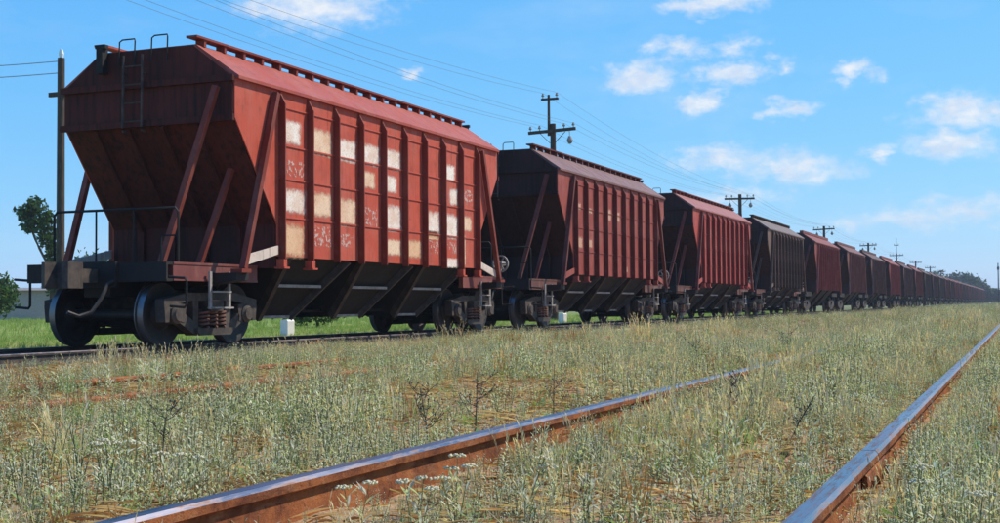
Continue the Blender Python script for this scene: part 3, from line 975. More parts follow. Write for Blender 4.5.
for i in range(N_WAGONS):
    rr = random.Random(100 + i)
    if i in HUES: hue, lab = HUES[i]
    else:
        b = rr.choice([(.20, .05, .042), (.14, .05, .045), (.26, .05, .042), (.12, .07, .055)])
        hue = tuple(c * .62 for c in b)
        lab = ('last hopper wagon at the far end of the train' if i == N_WAGONS - 1 else
               ORD[i] + ' hopper wagon counted from the near end of the train')
    tpl = T_FULL if i < 4 else T_MID if i < 11 else T_FAR
    roofc = {0: (.33, .062, .042), 1: (.16, .085, .08), 2: (.28, .10, .09), 3: (.14, .11, .10)}.get(i)
    root, made = wagon(i, tpl, lab, hue, roofc, gusset=(.62, .52, .44) if i == 0 else None,
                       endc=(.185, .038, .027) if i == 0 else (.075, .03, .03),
                       channel=(.17, .05, .045) if i == 0 else (.12, .055, .048))
    side = side_of(made)
    if i == 0:
        for c, a, b, colr, *u in [(0, .165, .30, WHT, .0, .78), (0, .585, .725, WHT, .04, 1), (0, .80, 1.0, TAN, .05, .92), (1, .175, .335, CRM, .0, .96),
                                  (1, .58, .73, CRM, .04, .96), (2, .20, .34, WHT, .02, 1), (2, .595, .77, CRM, .06, .94), (3, .195, .33, WHT, .02, 1),
                                  (3, .385, .49, CRM, .12, .72), (4, .195, .325, WHT, .02, 1), (4, .385, .495, WHT, .1, .72), (4, .59, .77, WHT, .03, .97),
                                  (4, .835, .94, CRM, .04, 1), (5, .825, .95, TAN, .05, .98), (6, .59, .785, WHT, .06, .96), (7, .205, .325, WHT, .0, .8),
                                  (7, .39, .51, WHT, .45, .95), (7, .59, .78, WHT, .04, .96), (7, .94, 1.0, WHT, .0, 1.), (8, .59, .70, CRM, .12, .75),
                                  (8, .73, 1.0, CRM, .02, .34), (6, .745, .80, TAN, .05, .9)]:
            u0, u1 = (u + [.08, .92])[:2] if len(u) else (.08, .92)
            add_patch(side, c, a - .012, b + .012, colr, max(0, u0 - .04), min(1, u1 + .04))
        for c, a, b, u0, u1 in [(0, .40, .51, .05, .95), (1, .785, .93, .04, .98), (3, .62, .765, .1, .9), (8, .36, .50, .1, .9), (2, .82, .92, .1, .8), (7, .80, .90, .05, .9), (6, .80, .92, .1, .9)]:
            add_patch(side, c, a, b, (.62, .42, .36), u0, u1, 'stencil_marking', 'scrawl')
    elif i == 1:
        for c, a, b, u0, u1 in [(0, .27, .35, .2, .7), (1, .30, .36, .2, .8), (3, .26, .41, .1, .85), (4, .27, .40, .1, .8), (0, .61, .74, .1, .85), (1, .62, .72, .2, .8), (8, .88, .98, .1, .6), (5, .87, .95, .1, .6)]:
            add_patch(side, c, a, b, (.52, .30, .22), u0, u1, 'stencil_marking', 'patch')
    elif i == 2:
        for c, a, b, u0, u1 in [(1, .24, .37, .1, .8), (2, .25, .37, .1, .7), (0, .43, .54, .1, .8), (2, .45, .53, .1, .8), (5, .45, .56, .1, .8), (1, .66, .78, .1, .7), (3, .66, .78, .1, .7), (7, .32, .42, .2, .8)]:
            add_patch(side, c, a, b, (.55, .38, .28), u0, u1, 'stencil_marking', 'scrawl')

# ------------------------------------------------------------------ poles and wires
POLE_X = -20.0
POLE_Y = [13.0, 55.9, 98.2, 143.0, 186.0, 229.0, 271.0, 314.0, 357.0, 400.0, 443.0]
pole_m = MB().tube([(0, 0, -1), (0, 0, 4), (0, 0, 9.1)], .19, 10, .13).mesh('pole', M['pole'], True)
arm_m = MB().box(-1.15, 1.15, -.06, .06, -.07, .07).mesh('crossarm', M['pole'])
ins_m = MB().lathe([(.0001, 0), (.02, 0), (.02, .08), (.07, .09), (.075, .14), (.04, .17), (.05, .21), (.0001, .24)], 8, 'z').mesh('insulator', M['insul'], True)
hang_m = MB().tube([(0, 0, 0), (0, 0, -.22)], .015, 5).lathe([(.0001, -.62), (.07, -.6), (.16, -.46), (.07, -.26), (.0001, -.22)], 8, 'z').mesh('hanging_insulator', M['insul'])
mast_m = MB().tube([(0, 0, 0), (0, 0, 1.9)], .075, 8, .06).mesh('mast', M['pole'])
top_m = MB().box(-.42, .42, -.05, .05, -.05, .05).mesh('top_arm', M['pole'])
brace_m = MB().bar((.12, .07, -.55), (.62, .07, -.06), .05, .02).bar((-.12, .07, -.55), (-.62, .07, -.06), .05, .02).mesh('brace', M['pole'])
POLE_LABELS = ['telegraph pole behind the train, nearer than all the others', 'nearest telegraph pole with a short mast and two crossarms above the second wagon',
               'telegraph pole with single crossarm rising behind the third wagon', 'telegraph pole with single crossarm rising behind the fifth wagon',
               'telegraph pole just left of the tall thin mast', 'tall thin mast-topped pole standing higher than its neighbours',
               'telegraph pole just right of the tall thin mast', 'small far telegraph pole, second right of the tall mast', 'small far telegraph pole, third right of the tall mast',
               'tiny telegraph pole against the far trees', 'last tiny telegraph pole beyond the train']
for i, y in enumerate(POLE_Y):
    r = tag(empty('telegraph_pole', (POLE_X, y, 0)), POLE_LABELS[i], 'telegraph pole', 'telegraph poles behind the train')
    tall = i in (1, 5)
    obj('pole', pole_m, r)
    zc = 8.75
    a = obj('crossarm', arm_m, r, (0, -.16, zc)); a.rotation_euler.y = random.Random(i).uniform(-.05, .02)
    obj('brace', brace_m, r, (0, -.16, zc))
    for x in (-1.05, -.6, .6, 1.05):
        obj('insulator', ins_m, a, (x, 0, .07))
    if i in (2, 3, 4): 
        for x in (-.75, .85): obj('hanging_insulator', hang_m, a, (x, 0, -.07))
    if tall:
        zz = 1.9 if i == 1 else 3.2
        mo = obj('mast', mast_m, r, (-.18 if i == 1 else 0, -.05, 8.55)); mo.scale.z = zz / 1.9
        ta = obj('top_arm', top_m, r, (-.13 if i == 1 else 0, -.05, 8.5 + zz - (.15 if i == 1 else 1.2)))
        for x in (-.34, .34): obj('insulator', ins_m, ta, (x, 0, .05))
    if i == 1: obj('hanging_insulator', hang_m, a, (.85, 0, -.07))


def wire_mesh(pts, r=.012):
    return MB().tube(pts, r, 4).mesh('overhead_wire', M['wire'])


def catenary(a, b, sag, n=14):
    a, b = Vector(a), Vector(b)
    return [a.lerp(b, k / n) - Vector((0, 0, 4 * sag * (k / n) * (1 - k / n))) for k in range(n + 1)]


WIRE_LABELS = ['overhead wire on the left tip of the long crossarms behind the train', 'overhead wire on the inner left insulators of the long crossarms',
               'overhead wire on the inner right insulators of the long crossarms', 'overhead wire on the right tip of the long crossarms behind the train',
               'highest overhead wire, left end of the nearest pole\'s top arm', 'highest overhead wire, right end of the nearest pole\'s top arm']
for k, (dx, dz) in enumerate(((-1.05, 9.06), (-.6, 9.06), (.6, 9.06), (1.05, 9.06), (-.47, 10.55), (.21, 10.55))):
    pts = []
    for a, b in zip(POLE_Y[:-1], POLE_Y[1:]):
        za = zb = dz
        if dz > 10:
            za = dz if a == POLE_Y[1] else 9.3; zb = dz if b == POLE_Y[1] else 9.3
        seg = catenary((POLE_X + dx, a, za), (POLE_X + dx, b, zb), .55)
        pts += seg if not pts else seg[1:]
    o = obj('overhead_wire', wire_mesh(pts, .0055))
    tag(o, WIRE_LABELS[k], 'wire', 'overhead wires along the telegraph poles')

# pole at the far left with its own short line
lp = tag(empty('utility_pole', (-30.0, 34.6, 0)), 'plain tall pole left of the nearest wagon with a pale cap', 'pole')
obj('pole', MB().tube([(0, 0, -1), (0, 0, 9.2)], .15, 10, .12).mesh('pole', M['pole'], True), lp)
obj('pole_cap', MB().lathe([(.0001, 9.2), (.06, 9.2), (.09, 9.35), (.05, 9.5), (.0001, 9.52)], 8, 'z').mesh('pole_cap', M['white']), lp)
sa = obj('side_arm', MB().box(-.5, .2, -.05, .05, 7.9, 8.05).mesh('side_arm', M['pole']), lp)
op = tag(empty('utility_pole', (-48.0, 31.0, 0)), 'utility pole at the far end of the short two-wire span on the left', 'pole')
obj('pole', lp.children[0].data, op)
for dz, nm in ((9.3, 'upper'), (8.9, 'lower')):
    o = obj('overhead_wire', wire_mesh(catenary((-30, 34.6, dz - .2), (-48, 31, dz + .5), .35), .014))
    tag(o, nm + ' of two thin wires running left from the tall pole', 'wire')
# thin post at the right edge, far away
rp = tag(empty('signal_post', (-5.6, 330, 0)), 'dark far post at the right edge of the view', 'post')
obj('post', MB().tube([(0, 0, -1), (0, 0, 10.0)], .16, 8, .12).mesh('post', M['pole']), rp)
obj('signal_head', MB().box(-.25, .25, -.2, .2, 8.4, 9.1).mesh('signal_head', M['frame']), rp)

# white marker posts beyond the train's track
for (x, y, lab, hgt) in ((-17.5, 28.6, 'white marker post under the nearest wagon, beyond the rails', .40), (-17.5, 49.9, 'white marker post under the second wagon, beyond the rails', .39)):
    r = tag(empty('marker_post', (x, y, 0), -.25), lab, 'marker post', 'white marker posts beside the train track')
    obj('post', MB().box(-.13, .13, -.12, .12, -.3, hgt - .04).mesh('post', M['white']), r)
    obj('post_cap', MB().prism([(-.13, hgt - .04), (.13, hgt - .04), (.10, hgt), (-.10, hgt)], -.12, .12, 'y').mesh('post_cap', M['white']), r)

# ------------------------------------------------------------------ buildings far left
def house(x, y, rz, w, d, h, lab):
    r = tag(empty('low_building', (x, y, 0), rz), lab, 'building')
    w_ = obj('wall', MB().box(-w / 2, w / 2, -d / 2, d / 2, -.2, h).mesh('wall', M['housewall']), r)
    obj('roof', MB().prism([(-d / 2 - .3, h), (d / 2 + .3, h), (0, h + .22)], -w / 2 - .3, w / 2 + .3, 'x').mesh('roof', M['roof']), r)
    return r


house(-65.5, 70.9, math.radians(40), 6.0, 5.0, 2.0, 'low plain grey-mauve building beyond the meadow behind the platform of the nearest wagon')


# ------------------------------------------------------------------ plants (numpy)
def blade(base, az, lean, h, w, seg=2, curve=.6):
    """one flat tapering blade; returns V,F"""
    d = np.array([math.cos(az), math.sin(az)]); s = np.array([-d[1], d[0]])
    V = []; F = []
    for i in range(seg + 1):
        t = i / seg
        r = h * (lean * t + curve * lean * t * t)
        z = h * (t - .25 * lean * t * t)
        p = np.array([base[0] + d[0] * r, base[1] + d[1] * r, base[2] + z])
        if i == seg: V.append(p)
        else:
            ww = w * (1 - .55 * t) / 2
            V.append(p + np.array([s[0] * ww, s[1] * ww, 0])); V.append(p - np.array([s[0] * ww, s[1] * ww, 0]))
    for i in range(seg - 1):
        a = 2 * i; F += [(a, a + 1, a + 3), (a, a + 3, a + 2)]
    a = 2 * (seg - 1); F.append((a, a + 1, a + 2))
    return V, F


class Tpl:
    def __init__(s): s.V = []; s.F = []; s.C = []

    def put(s, V, F, c):
        o = len(s.V); s.V += list(V); s.F += [tuple(i + o for i in f) for f in F]; s.C += [c] * len(V)

    def leaf(s, p, d, length, w, c, up=(0, 0, 1)):
        p = np.array(p, float); d = np.array(d, float); d /= np.linalg.norm(d) + 1e-9
        sd = np.cross(d, up); n = np.linalg.norm(sd); sd = sd / n if n > 1e-6 else np.array([1., 0, 0])
        m_ = p + d * length * .5 + np.array([0, 0, length * .06])
        s.put([p, m_ + sd * w / 2, p + d * length, m_ - sd * w / 2], [(0, 1, 2), (0, 2, 3)], c)

    def stem(s, p, q, w, c):
        p = np.array(p, float); q = np.array(q, float)
        a = np.array([w / 2, 0, 0]); b = np.array([0, w / 2, 0])
        s.put([p - a, p + a, q + a * .5, q - a * .5], [(0, 1, 2), (0, 2, 3)], c)
        s.put([p - b, p + b, q + b * .5, q - b * .5], [(0, 1, 2), (0, 2, 3)], c)

    def done(s): return np.array(s.V, np.float32), np.array(s.F, np.int32), np.array(s.C, np.float32)


R = random.Random(21)


def jit(c, a=.18):
    k = 1 + R.uniform(-a, a)
    return tuple(max(0, x * k * (1 + R.uniform(-.06, .06))) for x in c)


SILVER = (.60, .61, .47); GREEN = (.25, .35, .12); STRAW = (.68, .55, .38); OLIVE = (.38, .39, .23); RUSTY = (.42, .22, .09)


def tpl_grass(c, n=16, h=(.12, .30), w=.004, lean=(.1, .7), spread=.06):
    t = Tpl()
    for _ in range(n):
        a = R.uniform(0, 2 * PI); rr = spread * math.sqrt(R.random())
        V, F = blade((rr * math.cos(a), rr * math.sin(a), -.01), R.uniform(0, 2 * PI), R.uniform(*lean), R.uniform(*h), w * R.uniform(.7, 1.3), 2)
        t.put(V, F, jit(c))
    return t.done()


def tpl_silver(stems=3, h=.32, leaves=16):
    t = Tpl()
    for _ in range(stems):
        a = R.uniform(0, 2 * PI); ln = R.uniform(.05, .35); hh = h * R.uniform(.6, 1.1)
        b = np.array([R.uniform(-.04, .04), R.uniform(-.04, .04), -.01]); e = b + np.array([math.cos(a) * ln * hh, math.sin(a) * ln * hh, hh])
        t.stem(b, e, .005, jit((.19, .19, .12)))
        for k in range(leaves):
            f = .1 + .9 * (k + R.random()) / leaves
            p = b + (e - b) * f; az = R.uniform(0, 2 * PI); L_ = R.uniform(.022, .05) * (1.25 - .7 * f)
            t.leaf(p, (math.cos(az), math.sin(az), R.uniform(.1, 1.0)), L_, L_ * R.uniform(.18, .32), jit(SILVER))
    return t.done()


def tpl_forb(c, n=22, h=.14):
    t = Tpl()
    for _ in range(n):
        az = R.uniform(0, 2 * PI); z = R.uniform(0, h); rr = R.uniform(0, .06)
        t.leaf((rr * math.cos(az), rr * math.sin(az), z), (math.cos(az), math.sin(az), R.uniform(.2, 1.1)), R.uniform(.025, .06), R.uniform(.006, .013), jit(c))
    return t.done()


def tpl_dry(c, n=7, h=.36):
    t = Tpl()
    for _ in range(n):
        a = R.uniform(0, 2 * PI); ln = R.uniform(.05, .5); hh = h * R.uniform(.5, 1.1)
        b = np.array([R.uniform(-.05, .05), R.uniform(-.05, .05), 0]); e = b + np.array([math.cos(a) * ln * hh, math.sin(a) * ln * hh, hh])
        cc = jit(c); t.stem(b, e, .0035, cc)
        for k in range(3):
            d = e - b; d = d / np.linalg.norm(d) + np.array([R.uniform(-.4, .4), R.uniform(-.4, .4), 0])
            t.leaf(b + (e - b) * (1 - .1 * k), d, R.uniform(.03, .06), .008, jit(cc))
    return t.done()


def tpl_flecks(h=.24):
    t = Tpl()
    for _ in range(3):
        a = R.uniform(0, 2 * PI); hh = h * R.uniform(.6, 1.1)
        e = np.array([math.cos(a) * .08, math.sin(a) * .08, hh]); t.stem((0, 0, 0), e, .003, jit(OLIVE))
        for k in range(4):
            q = e + np.array([R.uniform(-.012, .012), R.uniform(-.012, .012), R.uniform(0, .006)])
            t.put([q + np.array([-.007, 0, 0]), q + np.array([0, -.007, .002]), q + np.array([.007, 0, 0]), q + np.array([0, .007, .002])], [(0, 1, 2), (0, 2, 3)], (.72, .70, .62))
    return t.done()


def tpl_litter():
    t = Tpl()
    for _ in range(9):
        a = R.uniform(0, 2 * PI); l = R.uniform(.04, .16); p = np.array([R.uniform(-.12, .12), R.uniform(-.12, .12), .012 + R.uniform(0, .02)])
        t.leaf(p, (math.cos(a), math.sin(a), R.uniform(-.05, .2)), l, R.uniform(.002, .005), jit((.58, .43, .28) if R.random() < .7 else (.38, .20, .11), .3))
    return t.done()


def tpl_broad(c, n=9):
    t = Tpl()
    for k in range(n):
        a = R.uniform(0, 2 * PI); L_ = R.uniform(.03, .07)
        V, F = blade((0, 0, 0), a, R.uniform(.5, 1.3), L_, L_ * R.uniform(.28, .42), 3, .5)
        t.put(V, F, jit(c))
    return t.done()


def scatter(pts, ids, scales, tpls, tint):
    """pts (n,3), template index, scale, per-plant colour gain (n,3)"""
    Vs, Fs, Cs = [], [], []; off = 0
    rz = rng.uniform(0, 2 * PI, len(pts))
    for k, (V, F, C) in enumerate(tpls):
        sel = np.nonzero(ids == k)[0]
        if not len(sel): continue
        c, s = np.cos(rz[sel])[:, None], np.sin(rz[sel])[:, None]; sc = scales[sel][:, None]
        x = (V[:, 0] * c - V[:, 1] * s) * sc + pts[sel, 0:1]
        y = (V[:, 0] * s + V[:, 1] * c) * sc + pts[sel, 1:2]
        z = V[:, 2] * sc + pts[sel, 2:3]
        Vs.append(np.stack([x, y, z], -1).reshape(-1, 3))
        Cs.append((C[None] * tint[sel][:, None, :]).reshape(-1, 3))
        Fs.append((F[None] + (np.arange(len(sel)) * len(V))[:, None, None] + off).reshape(-1, 3)); off += len(sel) * len(V)
    return np.concatenate(Vs), np.concatenate(Fs), np.concatenate(Cs)


def in_view(X, Y, margin=.10):
    a = np.arctan2(-X, Y)                       # angle left of the track direction
    return (a < YAW + .3695 + margin) & (a > -.25)


def bare(X, Y):
    """0 where soil lies open, 1 where plants crowd"""
    n = fbm(X * .75 + 3, Y * .5 + 1, 31)
    d = np.clip((n - .37 - .035 * ((X < -2.3) & (Y < 13))) / .19, 0, 1)
    d = np.maximum(d, .12)
    d = d * (1 - .5 * np.exp(-((np.abs(X + 7.0) - .795) / .3) ** 2) * (Y < 22))
    web = np.exp(-((X + 1.75) / .30) ** 2) * np.clip((6.5 - Y) / 2.5, 0, 1)      # rust-stained soil beside the left rail
    d = d * (1 - .5 * web)
    web2 = np.exp(-((X + .95) / .22) ** 2) * np.clip((7 - Y) / 3, 0, 1)
    return np.maximum(d, np.where((X > -2) & (X < 0), .34, 0)) * (1 - .3 * web2)


def rail_clear(X):
    ok = np.ones(len(X), bool)
    for cx, _ in RAILS.values():
        for s in (-1, 1): ok &= np.abs(X - (cx + s * .795)) > .075
    return ok


def cull_spots(n, x0, x1, y0, y1):
    X = rng.uniform(x0, x1, n); Y = rng.uniform(y0, y1, n)
    return X, Y


def make_weeds():
    near = [tpl_silver(5, .27, 15) for _ in range(4)] + [tpl_grass(GREEN, 14) for _ in range(2)] + [tpl_grass(OLIVE, 14, (.1, .26)) for _ in range(2)] + \
           [tpl_dry(STRAW, 10, .32) for _ in range(2)] + [tpl_forb(GREEN, 22) for _ in range(2)] + [tpl_forb(SILVER, 26, .16) for _ in range(2)] + [tpl_dry(RUSTY, 12, .2)] + [tpl_flecks()]
    prob = np.array([.135, .135, .135, .135, .065, .065, .035, .035, .028, .028, .06, .06, .10, .10, .025, .02]); prob /= prob.sum()
    dry_pr = np.array([.07, .07, .07, .07, .05, .05, .08, .08, .08, .08, .03, .03, .06, .06, .14, .02]); dry_pr /= dry_pr.sum()
    far = [tpl_silver(3, .34, 7) for _ in range(3)] + [tpl_grass(OLIVE, 9, (.14, .32), .009)] + [tpl_grass(GREEN, 9, (.12, .28), .009)] + [tpl_dry(STRAW, 5, .36)] + [tpl_forb(SILVER, 10, .2)]
    far = [(V, F, C) for V, F, C in far]
    probf = np.array([.21, .21, .21, .09, .09, .05, .22]); probf /= probf.sum()

    def zone(n, x0, x1, y0, y1, tp, pr, smin, smax, wide=1.0, edge=True):
        X, Y = cull_spots(n, x0, x1, y0, y1)
        if n > 2000:                                # a third of the plants stand in tufts of one kind
            k = n // 3; cidx = rng.integers(0, max(k // 9, 1), k)
            X[:k] = X[cidx] + rng.normal(0, .13 * smax, k); Y[:k] = Y[cidx] + rng.normal(0, .13 * smax, k)
            clump = np.full(n, -1); clump[:k] = cidx
        else: clump = np.full(n, -1)
        keep = in_view(X, Y) & rail_clear(X) & (np.hypot(X, Y) > 1.6)
        keep &= rng.random(n) < bare(X, Y)
        X, Y, clump = X[keep], Y[keep], clump[keep]
        pts = np.stack([X, Y, ground_z(X, Y)], -1)
        ids = rng.choice(len(tp), len(X), p=pr)
        sp = fbm(X * .9 + 40, Y * .6, 91) + .08 * ((X > -2.1) & (X < -.5))
        alt = rng.choice(len(tp), len(X), p=dry_pr if len(tp) > 10 else pr)
        ids = np.where((sp > .56) & (rng.random(len(X)) < .6), alt, ids)
        kinds = rng.choice(len(tp), 20000, p=pr); ids = np.where((clump >= 0) & (rng.random(len(X)) < .9), kinds[clump], ids)
        sc = rng.uniform(smin, smax, len(X)) * (.30 + .95 * fbm(X * .8, Y * .6, 77)) * np.where(clump >= 0, 1.18, .92)
        sc *= np.where(X < -9.2, .62, 1)
        # keep growth low right beside the running rails so that the rails stay visible
        for cx, _ in (RAILS['near'],) if n > 2000 else ():
            for s, f in ((-1, .62), (1, .5)):
                d = np.abs(X - (cx + s * .795))
                sc *= np.where(d < .32, f + (1 - f) * np.clip((d - .05) / .27, 0, 1), 1)
        inside = (X > -2.12) & (X < -1.3) & (Y < 10) & (n > 2000)
        sc *= np.where(inside, .78, 1)
        sc *= np.where(np.abs(X - WX) < 1.6, .45, 1)
        hue = fbm(X * .35 + 9, Y * .25, 55)[:, None]
        tint = (1 + rng.normal(0, .12, (len(X), 1))) * (np.array([[1.09, 1.01, .86]]) * (1 - hue) + np.array([[.93, 1.01, 1.04]]) * hue)
        return scatter(pts, ids, sc, tp, np.clip(tint, .5, 1.5))
    parts = [zone(11500, -8, 3, 1.5, 9.5, near, prob, .6, 1.15),
             zone(2200, -2.03, -1.66, 3.7, 30, near, prob, .75, 1.3),
             zone(1990, -2.03, -1.55, 12, 60, near, prob, .95, 1.6),
             zone(900, -2.5, -2.18, 6.5, 30, near, prob, .7, 1.1),
             zone(1600, -.42, -.05, 2.6, 22, near, prob, .55, .9),
             zone(900, -.95, -.60, 4.0, 30, near, prob, .5, .85),
             zone(27000, -13, 3.5, 9.5, 27, near, prob, .75, 1.3),
             zone(26000, -11.2, 4, 27, 75, far, probf, .9, 1.5),
             zone(16000, -11.0, 5, 75, 240, far, probf, 1.3, 2.2),
             zone(6000, -11.0, 6, 240, 600, far, probf, 2.0, 3.2)]
    V, F, C = [], [], []; off = 0
    for v, f, c in parts:
        V.append(v); F.append(f + off); C.append(c); off += len(v)
    lit = [tpl_litter() for _ in range(5)] + [tpl_broad(GREEN) for _ in range(2)] + [tpl_broad(OLIVE)]
    X, Y = cull_spots(16000, -10.8, 1.5, 2.5, 22); k = in_view(X, Y) & rail_clear(X); X, Y = X[k], Y[k]
    v, f, c = scatter(np.stack([X, Y, ground_z(X, Y)], -1), rng.choice(8, len(X), p=[.17, .17, .17, .17, .17, .05, .05, .05]), rng.uniform(.6, 1.3, len(X)), lit, np.clip(1 + rng.normal(0, .15, (len(X), 1)), .5, 1.5) * np.ones((1, 3)))
    V.append(v); F.append(f + off); C.append(c); off += len(v)
    o = obj('weeds', np_mesh('weeds', np.concatenate(V), np.concatenate(F), M['weed'], np.concatenate(C)))
    tag(o, 'grey-green weeds and dry grass growing between the tracks', 'weeds', kind='stuff')
    print('weeds tris', sum(len(f) for f in F))


make_weeds()


def make_gravel():
    t = []
    for q in range(4):
        P = np.array([(1, 0, 0), (-1, 0, 0), (0, 1, 0), (0, -1, 0), (0, 0, 1), (0, 0, -.6)], float) * rng.uniform(.55, 1.2, (6, 1))
        F = np.array([(0, 2, 4), (2, 1, 4), (1, 3, 4), (3, 0, 4), (2, 0, 5), (1, 2, 5), (3, 1, 5), (0, 3, 5)])
        t.append((P.astype(np.float32), F, np.ones((6, 3), np.float32)))
    X, Y = cull_spots(15000, -10.8, 1.5, 2.5, 20); k = in_view(X, Y) & rail_clear(X); X, Y = X[k], Y[k]
    base = np.array([(.30, .22, .16), (.22, .13, .08), (.36, .31, .26), (.15, .11, .085)])[rng.integers(0, 4, len(X))]
    v, f, c = scatter(np.stack([X, Y, ground_z(X, Y) + .003], -1), rng.integers(0, 4, len(X)), rng.gamma(2.0, .0045, len(X)) + .004, t, base * (1 + rng.normal(0, .15, (len(X), 1))))
    o = obj('gravel', np_mesh('gravel', v, f, M['stone'], c))
    tag(o, 'loose pebbles and clods scattered on the bare soil', 'gravel', kind='stuff')


make_gravel()


def make_meadow():
    tp = [tpl_grass((.19, .30, .06), 10, (.15, .38), .012, (.1, .6), .12), tpl_grass((.26, .34, .08), 10, (.15, .4), .012, (.1, .6), .12), tpl_grass((.32, .31, .13), 10, (.15, .36), .01, (.1, .6), .12), tpl_forb((.13, .22, .055), 14, .22)]
    out = []
    for n, x0, x1, y0, y1, s0, s1 in ((9000, -24, -14.6, 8, 40, .25, .55), (9000, -24, -14.8, 40, 110, .3, .6), (9000, -60, -24, 18, 80, .5, 1.0)):
        X, Y = cull_spots(n, x0, x1, y0, y1)
        k = in_view(X, Y, .12); X, Y = X[k], Y[k]
        g_ = np.clip((-X - 14.4) / 2.5, .25, 1)
        out.append(scatter(np.stack([X, Y, np.zeros_like(X)], -1), rng.choice(4, len(X), p=[.35, .3, .15, .2]), rng.uniform(s0, s1, len(X)) * (.6 + .7 * fbm(X * .3, Y * .3, 8)) * (.45 + .55 * g_), tp, np.clip(1 + rng.normal(0, .14, (len(X), 1)), .5, 1.5) * np.ones((1, 3))))
    V, F, C = [], [], []; off = 0
    for v, f, c in out:
        V.append(v); F.append(f + off); C.append(c); off += len(v)
    o = obj('meadow_grass', np_mesh('meadow_grass', np.concatenate(V), np.concatenate(F), M['weed'], np.concatenate(C)))
    tag(o, 'bright green meadow grass beyond the train', 'grass', kind='stuff')
    print('meadow tris', sum(len(f) for f in F))


make_meadow()


# ------------------------------------------------------------------ trees and bushes
def crown_mesh(name, lobes, n, leaf, col, seed):
    """lobes: (cx,cy,cz,rx,ry,rz); leaf clumps spread through their volume"""
    r = np.random.default_rng(seed)
    w = np.array([l[3] * l[4] * l[5] for l in lobes]) ** .7; w /= w.sum()
    idx = r.choice(len(lobes), n, p=w); L_ = np.array(lobes)[idx]
    d = r.normal(size=(n, 3)); d /= np.linalg.norm(d, axis=1)[:, None]
    rad = r.random(n) ** .45 * (1 + .22 * np.sin(d[:, 0] * 7 + seed) * np.sin(d[:, 1] * 6) + r.normal(0, .08, n))
    P = L_[:, :3] + d * rad[:, None] * L_[:, 3:]
    a = r.normal(size=(n, 3)); a /= np.linalg.norm(a, axis=1)[:, None]
    b = np.cross(a, r.normal(size=(n, 3))); b /= np.linalg.norm(b, axis=1)[:, None]
    s = leaf * r.uniform(.6, 1.4, (n, 1))
    V = np.stack([P - a * s, P + b * s * .5, P + a * s, P - b * s * .5], 1).reshape(-1, 3)
    q = np.arange(n)[:, None] * 4
    F = np.concatenate([q + np.array([[0, 1, 2]]), q + np.array([[0, 2, 3]])])
    C = np.array(col)[None] * np.clip(1 + r.normal(0, .22, (n, 1)), .4, 1.7) * (1 + r.normal(0, .05, (n, 3)))
    return np_mesh(name, V, F, M['leaf'], np.repeat(C, 4, 0))


def tree(x, y, h, lobes, n, leaf, col, seed, lab, cat='tree', name='tree', group=None, trunk_r=.12):
    root = tag(empty(name, (x, y, 0)), lab, cat, group)
    mb = MB(); r = random.Random(seed)
    top = lobes[0]
    mb.tube([(0, 0, -.2), (top[0] * .2, top[1] * .2, h * .4), (top[0], top[1], h * .85)], trunk_r, 8, trunk_r * .3)
    obj('trunk', mb.mesh('trunk', M['bark'], True), root)
    for l in lobes[:4]:
        b = MB().tube([(top[0] * .5, top[1] * .5, h * .62), (l[0] * .6 + top[0] * .2, l[1] * .6, l[2] * .75), (l[0], l[1], l[2])], trunk_r * .45, 5, trunk_r * .12)
        obj('limb', b.mesh('limb', M['bark']), root)
    obj('crown', crown_mesh('crown', lobes, n, leaf, col, seed), root)
    return root


DK, MD, LT = (.035, .075, .02), (.06, .115, .025), (.085, .15, .035)
tree(-48.6, 55.45, 4.6, [(-0.23, -0.09, 4.60, 0.65, 0.65, 0.68), (-0.46, -0.19, 5.50, 0.70, 0.70, 0.73), (-1.11, -0.45, 5.35, 0.55, 0.55, 0.58), (-1.44, -0.58, 6.00, 0.50, 0.50, 0.53), (-0.88, -0.36, 6.35, 0.50, 0.50, 0.53), (0.09, 0.04, 3.70, 0.60, 0.60, 0.63), (0.23, 0.09, 2.80, 0.55, 0.55, 0.58), (0.14, 0.06, 2.00, 0.60, 0.60, 0.63)], 1900, .15, (.05, .095, .028), 1,
     'leaning dark green tree on the left skyline beside the tall pole', trunk_r=.16)


def bush(x, y, w, h, seed, lab, col=MD, n=1400, leaf=.10, group=None):
    r = random.Random(seed)
    lobes = [(r.uniform(-.5, .5) * w, r.uniform(-.4, .4) * w, h * r.uniform(.35, .7), w * r.uniform(.3, .5), w * r.uniform(.3, .45), h * r.uniform(.3, .42)) for _ in range(5)]
    return tree(x, y, h, lobes, n, leaf, col, seed, lab, 'bush', 'bush', group, .04)


